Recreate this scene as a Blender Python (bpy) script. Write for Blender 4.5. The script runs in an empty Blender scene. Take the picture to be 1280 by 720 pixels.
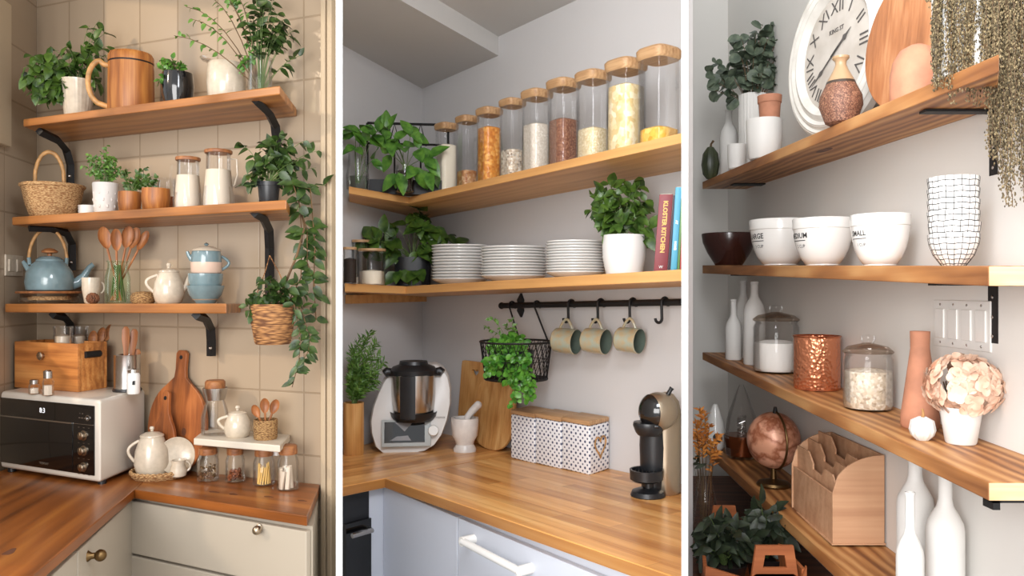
import bpy, bmesh, math, random
from mathutils import Vector, Matrix

sc = bpy.context.scene
COL = sc.collection
CZ = 1.5                                   # eye height
PI = math.pi
random.seed(7)

# ------------------------------------------------------------------ camera, world, lights, exposure
cam_data = bpy.data.cameras.new('camera')
cam_data.sensor_width = 36.0
cam_data.lens = 36.0 * 1000 / 1280
cam_data.shift_y = 2 / 1280.0
cam_data.clip_start = 0.05
cam = bpy.data.objects.new('camera', cam_data)
cam.location = (0, 0, CZ)
cam.rotation_euler = (PI / 2, 0, 0)
COL.objects.link(cam)
sc.camera = cam
sc.view_settings.view_transform = 'Standard'
sc.view_settings.look = 'None'
sc.view_settings.exposure = 0.42
sc.view_settings.gamma = 1.0
sc.view_settings.use_curve_mapping = False

world = bpy.data.worlds.new('daylight')
sc.world = world
world.use_nodes = True
world.node_tree.nodes['Background'].inputs['Color'].default_value = (0.93, 0.96, 1.0, 1)
world.node_tree.nodes['Background'].inputs['Strength'].default_value = 0.85


def area(name, loc, target, w, h, power, color):
    d = bpy.data.lights.new(name, 'AREA')
    d.shape = 'RECTANGLE'
    d.size, d.size_y = w, h
    d.energy = power
    d.color = color
    o = bpy.data.objects.new(name, d)
    o.location = loc
    o.rotation_euler = (Vector(target) - Vector(loc)).to_track_quat('-Z', 'Y').to_euler()
    COL.objects.link(o)
    return o


def spot_lamp(name, loc, target, power, color, angle, size):
    d = bpy.data.lights.new(name, 'SPOT')
    d.energy = power
    d.color = color
    d.spot_size = math.radians(angle)
    d.spot_blend = 0.3
    d.shadow_soft_size = size
    o = bpy.data.objects.new(name, d)
    o.location = loc
    o.rotation_euler = (Vector(target) - Vector(loc)).to_track_quat('-Z', 'Y').to_euler()
    COL.objects.link(o)
    return o


# low sun through the window of the left bay, added soft fill lamps for the other two
spot_lamp('low_sun', (-3.35, 0.35, 3.05), (-1.0, 2.4, 1.35), 135, (1.0, 0.80, 0.58), 44, 0.06)
area('window_daylight_left_bay', (-1.9, 0.9, 2.5), (-0.9, 2.4, 1.3), 0.8, 0.8, 1.0, (1.0, 0.80, 0.58))
area('soft_fill_middle_bay', (0.1, 0.7, 2.5), (0.05, 2.9, 1.4), 0.6, 0.6, 18, (0.92, 0.95, 1.0))  # added fill lamp, the middle bay has no known window
area('soft_fill_right_bay', (0.45, 0.8, 2.6), (0.95, 2.2, 1.3), 0.7, 0.7, 5, (1.0, 0.96, 0.90))  # fill lamp added to brighten this bay, not a window
area('fill_lamp_behind_viewer', (-0.9, -1.3, 1.8), (0.55, 2.0, 1.3), 2.2, 1.6, 92, (1.0, 0.98, 0.96))  # added fill at the viewer's back, lifts all bays; no window there


# ------------------------------------------------------------------ helpers
def lin(c):
    return tuple(((v / 255) / 12.92 if v / 255 <= .04045 else ((v / 255 + .055) / 1.055) ** 2.4) for v in c) + (1,)


def P(px, py, Y):
    return Vector(((px - 640) / 1000 * Y, Y, CZ + (362 - py) / 1000 * Y))


def xy(px, Y):
    return ((px - 640) / 1000 * Y, Y)


class Ledge:
    """A board or worktop: plan lines of its front and back edge, and its height."""
    def __init__(self, front, back, hz, zc):
        self.front, self.back, self.hz, self.zc = front, back, hz, zc

    def z(self, Y):
        return CZ + self.zc + Y * (362 - self.hz) / 1000

    def spot(self, px, t):
        Y = self.front(px) * (1 - t) + self.back(px) * t
        return Spot(px, Y, self.z(Y))

    def at(self, px, py):
        Y = self.zc * 1000 / (self.hz - py)
        return Spot(px, Y, self.z(Y))


class Spot:
    """A standing place: location, metres per unit there, and the turn that faces the room."""
    def __init__(self, px, Y, z):
        self.px, self.Y = px, Y
        self.loc = Vector(((px - 640) / 1000 * Y, Y, z))
        th = math.atan((px - 640) / 1000)
        self.rz = -th
        self.s = Y / 1000
        self.c = math.cos(th)
        self.by = 362 - (z - CZ) / Y * 1000

    def h(self, py):
        return self.by - py

    def mb(self):
        k = self.s * self.c
        return MB(k, k, self.s)


def free_spot(px, py, Y):
    return Spot(px, Y, CZ + (362 - py) / 1000 * Y)


def tag(o, label, cat, group=None):
    o['label'] = label
    o['category'] = cat
    if group:
        o['group'] = group
    return o


def thing(name, label, cat, sp, group=None, rz=None):
    o = bpy.data.objects.new(name, None)
    o.empty_display_size = 0.05
    if isinstance(sp, Spot):
        o.location = sp.loc
        o.rotation_euler = (0, 0, sp.rz if rz is None else rz)
    else:
        o.location = sp
        o.rotation_euler = (0, 0, rz or 0)
    COL.objects.link(o)
    return tag(o, label, cat, group)


class MB:
    def __init__(self, sx=1, sy=None, sz=None):
        self.v, self.f, self.M = [], [], None
        self.S = (sx, sx if sy is None else sy, sx if sz is None else sz)

    def add(self, vs, fs):
        n = len(self.v)
        for p in vs:
            p = Vector(p)
            if self.M is not None:
                p = self.M @ p
            self.v.append((p.x * self.S[0], p.y * self.S[1], p.z * self.S[2]))
        self.f += [tuple(i + n for i in f) for f in fs]
        return self

    def lathe(self, prof, seg=32, c=(0, 0, 0), fn=None):
        vs, fs, rings = [], [], []
        for r, z in prof:
            if r <= 1e-6:
                rings.append((len(vs), 1))
                vs.append((c[0], c[1], c[2] + z))
            else:
                rings.append((len(vs), seg))
                for i in range(seg):
                    a = 2 * PI * i / seg
                    k = fn(a, z) if fn else 1
                    vs.append((c[0] + r * k * math.cos(a), c[1] + r * k * math.sin(a), c[2] + z))
        for (a, na), (b, nb) in zip(rings, rings[1:]):
            for i in range(seg):
                j = (i + 1) % seg
                if na == 1 and nb == 1:
                    continue
                if na == 1:
                    fs.append((a, b + j, b + i))
                elif nb == 1:
                    fs.append((a + i, a + j, b))
                else:
                    fs.append((a + i, a + j, b + j, b + i))
        return self.add(vs, fs)

    def vessel(self, pts, th=1.5, seg=32, c=(0, 0, 0), fn=None):
        z0 = pts[0][1]
        prof = [(0, z0)] + list(pts)
        inner = [(max(r - th, .2), z) for r, z in reversed(pts)]
        inner[-1] = (inner[-1][0], z0 + th)
        return self.lathe(prof + inner + [(0, z0 + th)], seg, c, fn)

    def box(self, c, d):
        x, y, z = c
        a, b, e = d[0] / 2, d[1] / 2, d[2] / 2
        vs = [(x + i * a, y + j * b, z + k * e) for k in (-1, 1) for j in (-1, 1) for i in (-1, 1)]
        return self.add(vs, [(0, 2, 3, 1), (4, 5, 7, 6), (0, 1, 5, 4), (2, 6, 7, 3), (0, 4, 6, 2), (1, 3, 7, 5)])

    def prism(self, poly, z0, z1):
        """poly in xy; z0, z1 numbers or functions of (x, y)."""
        f0 = z0 if callable(z0) else (lambda x, y: z0)
        f1 = z1 if callable(z1) else (lambda x, y: z1)
        n = len(poly)
        vs = [(x, y, f0(x, y)) for x, y in poly] + [(x, y, f1(x, y)) for x, y in poly]
        fs = [tuple(reversed(range(n))), tuple(range(n, 2 * n))]
        fs += [(i, (i + 1) % n, n + (i + 1) % n, n + i) for i in range(n)]
        return self.add(vs, fs)

    def slab(self, poly, y0, y1):
        """poly in xz, extruded along y."""
        n = len(poly)
        vs = [(x, y0, z) for x, z in poly] + [(x, y1, z) for x, z in poly]
        fs = [tuple(range(n)), tuple(reversed(range(n, 2 * n)))]
        fs += [(i, n + i, n + (i + 1) % n, (i + 1) % n) for i in range(n)]
        return self.add(vs, fs)

    def ring_slab(self, outer, inner, y0, y1):
        """frame between two same-length xz loops."""
        n = len(outer)
        vs = [(x, y, z) for y in (y0, y1) for L in (outer, inner) for x, z in L]
        fs = []
        for i in range(n):
            j = (i + 1) % n
            fs += [(i, j, n + j, n + i), (2 * n + i, 3 * n + i, 3 * n + j, 2 * n + j),
                   (i, 2 * n + i, 2 * n + j, j), (n + i, n + j, 3 * n + j, 3 * n + i)]
        return self.add(vs, fs)

    def tube(self, pts, r, seg=8, closed=False):
        pts = [Vector(p) for p in pts]
        n = len(pts)
        rs = r if isinstance(r, (list, tuple)) else [r] * n
        vs, fs = [], []
        ref = None
        for i, p in enumerate(pts):
            if closed:
                t = pts[(i + 1) % n] - pts[i - 1]
            else:
                t = pts[min(i + 1, n - 1)] - pts[max(i - 1, 0)]
            if t.length < 1e-9:
                t = Vector((0, 0, 1))
            t.normalize()
            if ref is None:
                ref = Vector((0, 0, 1)) if abs(t.z) < .9 else Vector((1, 0, 0))
            a = t.cross(ref)
            if a.length < 1e-4:
                a = t.cross(Vector((0, 1, 0.1)))
            a.normalize()
            b = a.cross(t).normalized()
            ref = b
            for k in range(seg):
                q = 2 * PI * k / seg
                vs.append(p + (a * math.cos(q) + b * math.sin(q)) * rs[i])
        m = n if closed else n - 1
        for i in range(m):
            for k in range(seg):
                a0, a1 = i * seg + k, i * seg + (k + 1) % seg
                j = (i + 1) % n
                fs.append((a0, a1, j * seg + (k + 1) % seg, j * seg + k))
        if not closed:
            fs.append(tuple(reversed(range(seg))))
            fs.append(tuple((n - 1) * seg + k for k in range(seg)))
        return self.add(vs, fs)

    def ball(self, c, r, seg=16, rings=10):
        r = r if isinstance(r, (tuple, list)) else (r, r, r)
        vs, fs = [(c[0], c[1], c[2] - r[2])], []
        for i in range(1, rings):
            a = -PI / 2 + PI * i / rings
            for k in range(seg):
                q = 2 * PI * k / seg
                vs.append((c[0] + r[0] * math.cos(a) * math.cos(q), c[1] + r[1] * math.cos(a) * math.sin(q), c[2] + r[2] * math.sin(a)))
        vs.append((c[0], c[1], c[2] + r[2]))
        for k in range(seg):
            fs.append((0, 1 + (k + 1) % seg, 1 + k))
            for i in range(rings - 2):
                o = 1 + i * seg
                fs.append((o + k, o + (k + 1) % seg, o + seg + (k + 1) % seg, o + seg + k))
            o = 1 + (rings - 2) * seg
            fs.append((o + k, o + (k + 1) % seg, len(vs) - 1))
        return self.add(vs, fs)

    def leaf(self, p, d, n, L, W, fold=.3, curl=.25, shape=0):
        p, d, n = Vector(p), Vector(d).normalized(), Vector(n)
        s = d.cross(n)
        if s.length < 1e-3:
            s = d.cross(Vector((.3, .9, .2)))
        s.normalize()
        n = s.cross(d)
        ts, ws = [((0, .12, .35, .65, .88, 1), (.04, .6, 1, .8, .35, .02)),
                  ((0, .15, .4, .7, .92, 1), (.05, .75, 1, .95, .55, .1)),
                  ((0, .5, 1), (.5, 1, .1))][shape]
        vs, fs = [], []
        for t, w in zip(ts, ws):
            c = p + d * (L * t) - n * (curl * L * t * t)
            hw = W * .5 * w
            vs += [c - s * hw + n * (fold * hw), c, c + s * hw + n * (fold * hw)]
        for i in range(len(ts) - 1):
            a = i * 3
            fs += [(a, a + 3, a + 4, a + 1), (a + 1, a + 4, a + 5, a + 2)]
        return self.add(vs, fs)

    def build(self, name, mat, parent=None, smooth=True, bevel=0, seg=2, angle=40, frame=None, fix=True):
        """frame = (origin, rz): vertices are given in world space, the object sits at origin turned by rz."""
        me = bpy.data.meshes.new(name)
        vs = self.v
        if frame:
            inv = (Matrix.Translation(frame[0]) @ Matrix.Rotation(frame[1], 4, 'Z')).inverted()
            vs = [tuple(inv @ Vector(p)) for p in vs]
        me.from_pydata(vs, [], self.f)
        if fix or bevel:
            bm = bmesh.new()
            bm.from_mesh(me)
            if fix:
                bmesh.ops.recalc_face_normals(bm, faces=bm.faces)
            if bevel:
                es = [e for e in bm.edges if len(e.link_faces) == 2 and e.calc_face_angle(0) > math.radians(30)]
                bmesh.ops.bevel(bm, geom=es, offset=bevel, segments=seg, profile=.5, affect='EDGES', clamp_overlap=True)
            bm.to_mesh(me)
            bm.free()
        if smooth:
            for p in me.polygons:
                p.use_smooth = True
            me.set_sharp_from_angle(angle=math.radians(angle))
        me.materials.append(mat)
        o = bpy.data.objects.new(name, me)
        COL.objects.link(o)
        if parent:
            o.parent = parent
        if frame:
            o.location = frame[0]
            o.rotation_euler = (0, 0, frame[1])
        return o


def solo(o, sp, label, cat, group=None, rz=None):
    """a thing that is one mesh, set on its place"""
    o.location = sp.loc
    o.rotation_euler = (0, 0, sp.rz if rz is None else rz)
    return tag(o, label, cat, group)


def structure(o):
    o['kind'] = 'structure'
    return o


def lettering(body, size, mat, parent, M=None, wrap=None, extrude=0.0004, name='lettering', align='CENTER', bold=0):
    cu = bpy.data.curves.new(name, 'FONT')
    cu.body = body
    cu.size = size
    cu.align_x = align
    cu.align_y = 'CENTER'
    cu.extrude = extrude
    cu.offset = bold
    cu.resolution_u = 2
    t = bpy.data.objects.new(name, cu)
    COL.objects.link(t)
    me = bpy.data.meshes.new_from_object(t.evaluated_get(bpy.context.evaluated_depsgraph_get()))
    bpy.data.objects.remove(t)
    bpy.data.curves.remove(cu)
    for v in me.vertices:
        p = v.co.copy()
        if wrap:
            v.co = wrap(p)
        elif M is not None:
            v.co = M @ p
    me.materials.clear()
    me.materials.append(mat)
    o = bpy.data.objects.new(name, me)
    COL.objects.link(o)
    o.parent = parent
    return o


FACE = Matrix.Rotation(PI / 2, 4, 'X')       # text plane -> upright, facing local -y


# ------------------------------------------------------------------ materials
def nodes(name):
    m = bpy.data.materials.new(name)
    m.use_nodes = True
    nt = m.node_tree
    return m, nt, nt.nodes['Principled BSDF']


def mat(name, c, rough=.5, metal=0, var=0, scale=30, bump=0, bscale=80, coat=0, sss=0, c2=None):
    m, nt, b = nodes(name)
    b.inputs['Base Color'].default_value = lin(c)
    b.inputs['Roughness'].default_value = rough
    b.inputs['Metallic'].default_value = metal
    b.inputs['Coat Weight'].default_value = coat
    tc = nt.nodes.new('ShaderNodeTexCoord')
    if var or c2:
        n = nt.nodes.new('ShaderNodeTexNoise')
        n.inputs['Scale'].default_value = scale
        n.inputs['Detail'].default_value = 4
        r = nt.nodes.new('ShaderNodeValToRGB')
        r.color_ramp.elements[0].position = .35
        r.color_ramp.elements[1].position = .65
        r.color_ramp.elements[0].color = lin(c)
        r.color_ramp.elements[1].color = lin(c2 if c2 else tuple(max(0, v * (1 - var)) for v in c))
        nt.links.new(tc.outputs['Object'], n.inputs['Vector'])
        nt.links.new(n.outputs['Fac'], r.inputs['Fac'])
        nt.links.new(r.outputs['Color'], b.inputs['Base Color'])
    if bump:
        n2 = nt.nodes.new('ShaderNodeTexNoise')
        n2.inputs['Scale'].default_value = bscale
        bp = nt.nodes.new('ShaderNodeBump')
        bp.inputs['Strength'].default_value = bump
        bp.inputs['Distance'].default_value = .004
        nt.links.new(tc.outputs['Object'], n2.inputs['Vector'])
        nt.links.new(n2.outputs['Fac'], bp.inputs['Height'])
        nt.links.new(bp.outputs['Normal'], b.inputs['Normal'])
    return m


def wood(name, c1, c2, c3, rough=.45, grain=1.0, rings=1.0, axis=0, planks=None, bands=.42):
    """grain runs along object axis 0/1/2; planks = (length, width) for butcher block."""
    m, nt, b = nodes(name)
    N, L = nt.nodes, nt.links
    tc = N.new('ShaderNodeTexCoord')
    mp = N.new('ShaderNodeMapping')
    s = [14 * grain] * 3
    s[axis] = 1.1 * grain
    mp.inputs['Scale'].default_value = s
    L.new(tc.outputs['Object'], mp.inputs['Vector'])
    n = N.new('ShaderNodeTexNoise')
    n.inputs['Scale'].default_value = 1.1
    n.inputs['Detail'].default_value = 5
    n.inputs['Distortion'].default_value = .6
    L.new(mp.outputs['Vector'], n.inputs['Vector'])
    wv = N.new('ShaderNodeTexWave')
    wv.wave_type = 'BANDS'
    wv.bands_direction = 'XYZ'[1 if axis != 1 else 2]
    wv.inputs['Scale'].default_value = bands
    wv.inputs['Distortion'].default_value = 13
    wv.inputs['Detail'].default_value = 3
    wv.inputs['Detail Scale'].default_value = .45
    mp3 = N.new('ShaderNodeMapping')
    mp3.inputs['Scale'].default_value = [v if i != axis else 4.5 * grain for i, v in enumerate(s)]
    L.new(tc.outputs['Object'], mp3.inputs['Vector'])
    L.new(mp3.outputs['Vector'], wv.inputs['Vector'])
    mp2 = N.new('ShaderNodeMapping')
    mp2.inputs['Scale'].default_value = [v * (5 if i != axis else 1.6) for i, v in enumerate(s)]
    L.new(tc.outputs['Object'], mp2.inputs['Vector'])
    n3 = N.new('ShaderNodeTexNoise')
    n3.inputs['Scale'].default_value = 1.0
    n3.inputs['Detail'].default_value = 3
    L.new(mp2.outputs['Vector'], n3.inputs['Vector'])
    fine = N.new('ShaderNodeMix')
    fine.data_type = 'FLOAT'
    fine.inputs[0].default_value = .35
    L.new(n.outputs['Fac'], fine.inputs[2])
    L.new(n3.outputs['Fac'], fine.inputs[3])
    mx = N.new('ShaderNodeMix')
    mx.data_type = 'FLOAT'
    mx.inputs[0].default_value = min(.5, .16 * rings)
    L.new(fine.outputs[0], mx.inputs[2])
    L.new(wv.outputs['Fac'], mx.inputs[3])
    r = N.new('ShaderNodeValToRGB')
    e = r.color_ramp.elements
    e[0].position, e[1].position = .30, .68
    e[0].color, e[1].color = lin(c3), lin(c1)
    k = e.new(.5)
    k.color = lin(c2)
    L.new(mx.outputs[0], r.inputs['Fac'])
    out = r.outputs['Color']
    if planks:
        br = N.new('ShaderNodeTexBrick')
        br.inputs['Scale'].default_value = 1
        br.inputs['Brick Width'].default_value = planks[0]
        br.inputs['Row Height'].default_value = planks[1]
        br.inputs['Mortar Size'].default_value = .0006
        br.inputs['Color1'].default_value = (1.0, 1.0, 1.0, 1)
        br.inputs['Color2'].default_value = (.58, .47, .38, 1)
        br.inputs['Mortar'].default_value = (.45, .38, .3, 1)
        br.offset = .37
        L.new(tc.outputs['Object'], br.inputs['Vector'])
        mu = N.new('ShaderNodeMix')
        mu.data_type = 'RGBA'
        mu.blend_type = 'MULTIPLY'
        mu.inputs[0].default_value = planks[2]
        L.new(out, mu.inputs[6])
        L.new(br.outputs['Color'], mu.inputs[7])
        out = mu.outputs[2]
    L.new(out, b.inputs['Base Color'])
    b.inputs['Roughness'].default_value = rough
    bp = N.new('ShaderNodeBump')
    bp.inputs['Strength'].default_value = .12
    bp.inputs['Distance'].default_value = .002
    L.new(mx.outputs[0], bp.inputs['Height'])
    L.new(bp.outputs['Normal'], b.inputs['Normal'])
    return m


def glass(name, tint=(1, 1, 1), rough=.02, strength=1.0):
    m = bpy.data.materials.new(name)
    m.use_nodes = True
    nt = m.node_tree
    N, L = nt.nodes, nt.links
    N.remove(N['Principled BSDF'])
    out = N['Material Output']
    tr = N.new('ShaderNodeBsdfTransparent')
    tr.inputs['Color'].default_value = tint + (1,)
    gl = N.new('ShaderNodeBsdfGlossy')
    gl.inputs['Roughness'].default_value = rough
    gl.inputs['Color'].default_value = (.9, .9, .9, 1)
    lw = N.new('ShaderNodeLayerWeight')
    lw.inputs['Blend'].default_value = .25
    mm = N.new('ShaderNodeMath')
    mm.operation = 'MULTIPLY'
    mm.inputs[1].default_value = .36 * strength
    L.new(lw.outputs['Fresnel'], mm.inputs[0])
    mix = N.new('ShaderNodeMixShader')
    L.new(mm.outputs[0], mix.inputs[0])
    L.new(tr.outputs[0], mix.inputs[1])
    L.new(gl.outputs[0], mix.inputs[2])
    L.new(mix.outputs[0], out.inputs['Surface'])
    return m


def tiles(name, c, mortar, w, h, msize, rough=.25):
    m, nt, b = nodes(name)
    N, L = nt.nodes, nt.links
    tc = N.new('ShaderNodeTexCoord')
    sp = N.new('ShaderNodeSeparateXYZ')
    cb = N.new('ShaderNodeCombineXYZ')
    L.new(tc.outputs['Object'], sp.inputs[0])
    L.new(sp.outputs['X'], cb.inputs['X'])
    L.new(sp.outputs['Z'], cb.inputs['Y'])
    br = N.new('ShaderNodeTexBrick')
    br.offset = 0
    br.inputs['Scale'].default_value = 1
    br.inputs['Brick Width'].default_value = w
    br.inputs['Row Height'].default_value = h
    br.inputs['Mortar Size'].default_value = msize
    br.inputs['Mortar Smooth'].default_value = .3
    br.inputs['Color1'].default_value = lin(c)
    br.inputs['Color2'].default_value = lin(tuple(v * .96 for v in c))
    br.inputs['Mortar'].default_value = lin(mortar)
    L.new(cb.outputs[0], br.inputs['Vector'])
    L.new(br.outputs['Color'], b.inputs['Base Color'])
    b.inputs['Roughness'].default_value = rough
    n = N.new('ShaderNodeTexNoise')
    n.inputs['Scale'].default_value = 9
    L.new(tc.outputs['Object'], n.inputs['Vector'])
    ad = N.new('ShaderNodeMath')
    ad.operation = 'MULTIPLY_ADD'
    ad.inputs[1].default_value = -1
    L.new(br.outputs['Fac'], ad.inputs[0])
    L.new(n.outputs['Fac'], ad.inputs[2])
    bp = N.new('ShaderNodeBump')
    bp.inputs['Strength'].default_value = .35
    bp.inputs['Distance'].default_value = .004
    L.new(ad.outputs[0], bp.inputs['Height'])
    L.new(bp.outputs['Normal'], b.inputs['Normal'])
    return m


def leafmat(name, c1, c2, rough=.4, scale=40):
    m = mat(name, c1, rough, c2=c2, scale=scale)
    b = m.node_tree.nodes['Principled BSDF']
    b.inputs['Subsurface Weight'].default_value = 0
    return m


def wicker(name, c1, c2, sc_=900, vert=300):
    """woven look: object z rows crossed by strands round the axis"""
    m, nt, b = nodes(name)
    N, L = nt.nodes, nt.links
    tc = N.new('ShaderNodeTexCoord')
    ck = N.new('ShaderNodeTexVoronoi')
    mp = N.new('ShaderNodeMapping')
    mp.inputs['Scale'].default_value = (vert, vert, sc_)
    L.new(tc.outputs['Object'], mp.inputs['Vector'])
    L.new(mp.outputs['Vector'], ck.inputs['Vector'])
    ck.inputs['Scale'].default_value = .3
    r = N.new('ShaderNodeValToRGB')
    r.color_ramp.elements[0].color = lin(c1)
    r.color_ramp.elements[1].color = lin(c2)
    r.color_ramp.elements[0].position = .15
    r.color_ramp.elements[1].position = .75
    L.new(ck.outputs['Distance'], r.inputs['Fac'])
    L.new(r.outputs['Color'], b.inputs['Base Color'])
    b.inputs['Roughness'].default_value = .75
    bp = N.new('ShaderNodeBump')
    bp.inputs['Strength'].default_value = .7
    bp.inputs['Distance'].default_value = .004
    bp.invert = True
    L.new(ck.outputs['Distance'], bp.inputs['Height'])
    L.new(bp.outputs['Normal'], b.inputs['Normal'])
    return m


def speckle(name, cols, scale=120, rough=.6, metal=0, bump=.3):
    """grains: voronoi cells each with its own colour from the ramp"""
    m, nt, b = nodes(name)
    N, L = nt.nodes, nt.links
    tc = N.new('ShaderNodeTexCoord')
    v = N.new('ShaderNodeTexVoronoi')
    v.inputs['Scale'].default_value = scale
    L.new(tc.outputs['Object'], v.inputs['Vector'])
    sp = N.new('ShaderNodeSeparateColor')
    L.new(v.outputs['Color'], sp.inputs[0])
    r = N.new('ShaderNodeValToRGB')
    e = r.color_ramp.elements
    e[0].color, e[0].position = lin(cols[0]), 0
    e[1].color, e[1].position = lin(cols[-1]), 1
    for i, c in enumerate(cols[1:-1]):
        k = e.new((i + 1) / (len(cols) - 1))
        k.color = lin(c)
    L.new(sp.outputs[0], r.inputs['Fac'])
    L.new(r.outputs['Color'], b.inputs['Base Color'])
    b.inputs['Roughness'].default_value = rough
    b.inputs['Metallic'].default_value = metal
    if bump:
        bp = N.new('ShaderNodeBump')
        bp.inputs['Strength'].default_value = bump
        bp.inputs['Distance'].default_value = .004
        bp.invert = True
        L.new(v.outputs['Distance'], bp.inputs['Height'])
        L.new(bp.outputs['Normal'], b.inputs['Normal'])
    return m


M = {}
M['white_paint'] = mat('white_paint', (244, 243, 240), .6)
M['tile'] = tiles('cream_tile', (174, 155, 132), (151, 132, 109), .165, .187, .0035)
M['side_tile'] = tiles('cream_side_tile', (174, 155, 132), (151, 132, 109), .24, .187, .0035)
M['trim_paint'] = mat('trim_paint', (180, 162, 136), .5)
M['mid_wall'] = mat('grey_white_plaster', (206, 203, 202), .85, bump=.05)
M['mid_soffit'] = mat('soffit_plaster', (200, 197, 193), .85)
M['right_wall'] = mat('off_white_plaster', (222, 219, 214), .85, bump=.05)
M['floor'] = mat('pale_floor', (170, 160, 148), .5, var=.1, scale=4)
M['shelf_left'] = wood('oiled_oak', (190, 136, 76), (164, 106, 54), (116, 68, 30), .35, 1.0, .7)
M['counter_left'] = wood('oiled_oak_worktop', (170, 106, 46), (142, 80, 32), (90, 48, 18), .3, .8, .6)
M['shelf_mid'] = wood('beech_board', (226, 176, 114), (212, 158, 96), (184, 126, 70), .4, 1.0, .5)
M['block'] = wood('butcher_block', (246, 196, 128), (230, 168, 98), (198, 130, 68), .28, 1.0, .5, planks=(.42, .052, .85))
M['pine'] = wood('stained_pine', (200, 150, 96), (172, 116, 66), (118, 70, 36), .5, 1.0, 1.5, bands=.7)
M['pine_end'] = wood('pine_end_grain', (226, 200, 158), (208, 176, 130), (170, 132, 88), .6, 2.2, 1.5)
M['walnut_table'] = wood('walnut_table', (120, 74, 50), (96, 56, 36), (66, 36, 22), .5)
M['iron'] = mat('black_iron', (26, 25, 26), .55, metal=.2)
M['wood_warm'] = wood('honey_wood', (188, 126, 62), (162, 98, 44), (116, 64, 26), .45, 3, .7, axis=2)
M['wood_dark'] = wood('acacia_wood', (186, 122, 70), (156, 96, 52), (108, 62, 32), .45, 3, .7, axis=2)
M['wood_lid'] = wood('lid_wood', (172, 118, 72), (148, 94, 54), (110, 64, 36), .5, 4, .7)
M['lid_pale'] = wood('pale_lid_wood', (204, 166, 124), (186, 146, 104), (156, 114, 76), .5, 4, .6)
M['bamboo'] = wood('bamboo', (216, 168, 106), (202, 148, 84), (172, 116, 60), .45, 2.4, 1, axis=2)
M['cream'] = mat('cream_glaze', (202, 188, 168), .22, var=.06, scale=60, coat=.3)
M['white_glaze'] = mat('white_glaze', (230, 228, 224), .15, coat=.4)
M['white_matte'] = mat('white_matte_ceramic', (224, 222, 218), .55, bump=.08)
M['blue_glaze'] = mat('dusty_blue_glaze', (114, 136, 141), .18, var=.1, scale=25, coat=.4)
M['pink_band'] = mat('blush_glaze', (206, 178, 160), .25)
M['black_glaze'] = mat('black_glaze', (22, 21, 22), .12, coat=.4)
M['black_plastic'] = mat('black_plastic', (28, 29, 32), .35)
M['black_gloss'] = mat('black_glass_panel', (9, 9, 10), .06, coat=.5)
M['steel'] = mat('brushed_steel', (190, 186, 182), .25, metal=1)
M['nickel'] = mat('satin_nickel', (176, 160, 140), .3, metal=1)
M['brass'] = mat('aged_brass', (120, 96, 64), .4, metal=1)
M['glass'] = glass('clear_glass', strength=1.6)
M['glass_thin'] = glass('thin_clear_glass', strength=.9)
M['glass_green'] = glass('greenish_glass', (.90, .95, .90))
M['glass_smoke'] = glass('smoky_glass', (.35, .3, .28))
M['milk'] = mat('white_filling', (206, 192, 174), .7)
M['wicker'] = wicker('woven_willow', (218, 180, 128), (138, 94, 54), 1500, 420)
M['jute'] = wicker('woven_jute', (186, 134, 82), (96, 58, 30), 700, 130)
M['seagrass'] = wicker('woven_seagrass', (196, 156, 102), (112, 76, 42), 1500, 460)
M['cane'] = mat('bent_cane', (196, 146, 88), .5, var=.25, scale=50)
M['leaf'] = leafmat('green_leaf', (76, 104, 36), (40, 66, 22))
M['leaf_dark'] = leafmat('dark_leaf', (62, 86, 34), (30, 50, 20))
M['leaf_bright'] = leafmat('bright_leaf', (96, 142, 50), (48, 92, 30))
M['leaf_herb'] = leafmat('herb_leaf', (104, 142, 62), (66, 102, 40))
M['leaf_parsley'] = leafmat('parsley_leaf', (96, 150, 50), (48, 104, 30))
M['leaf_grey'] = leafmat('grey_green_leaf', (86, 100, 86), (50, 64, 52), .6)
M['leaf_euc'] = leafmat('eucalyptus_leaf', (104, 116, 96), (60, 74, 60), .5)
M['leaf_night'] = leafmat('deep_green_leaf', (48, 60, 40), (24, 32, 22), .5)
M['stem'] = mat('plant_stem', (112, 84, 52), .7, var=.3)
M['stem_green'] = mat('green_stem', (92, 112, 56), .6)
M['soil'] = mat('potting_soil', (48, 36, 28), .95, bump=.6)

# ------------------------------------------------------------------ the setting
def norm2(A, B):
    """unit normal of plan line A-B that points towards the viewer"""
    d = Vector((B[0] - A[0], B[1] - A[1], 0)).normalized()
    n = Vector((d.y, -d.x, 0))
    return n if n.dot(Vector((-A[0], -A[1], 0))) > 0 else -n


def sub(mb, name, m, par, bevel=0, smooth=False):
    """world-space builder under a thing that sits unrotated at its own place"""
    o = mb.build(name, m, par, smooth=smooth, bevel=bevel)
    base = par
    off = Vector((0, 0, 0))
    while base:
        off += base.location
        base = base.parent
    for v in o.data.vertices:
        v.co -= off
    return o


def along(A, B, t):
    return (A[0] + (B[0] - A[0]) * t, A[1] + (B[1] - A[1]) * t)


def cross2(A, d, B, e):
    det = d[0] * -e[1] + e[0] * d[1]
    k = ((B[0] - A[0]) * -e[1] + e[0] * (B[1] - A[1])) / det
    return (A[0] + d[0] * k, A[1] + d[1] * k)


def clip_px(A, B, px):
    """point of plan line A-B on the sight line of px"""
    return cross2(A, (B[0] - A[0], B[1] - A[1]), (0, 0), ((px - 640) / 1000, 1))


def panel(mb, A, B, z0, z1, d, off=0):
    """upright board on plan line A-B, d thick towards the viewer, off in front of the line"""
    n = norm2(A, B)
    a, b = Vector((A[0], A[1], 0)) + n * off, Vector((B[0], B[1], 0)) + n * off
    q = [a, b, b + n * d, a + n * d]
    return mb.prism([(p.x, p.y) for p in q], z0, z1)


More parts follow.
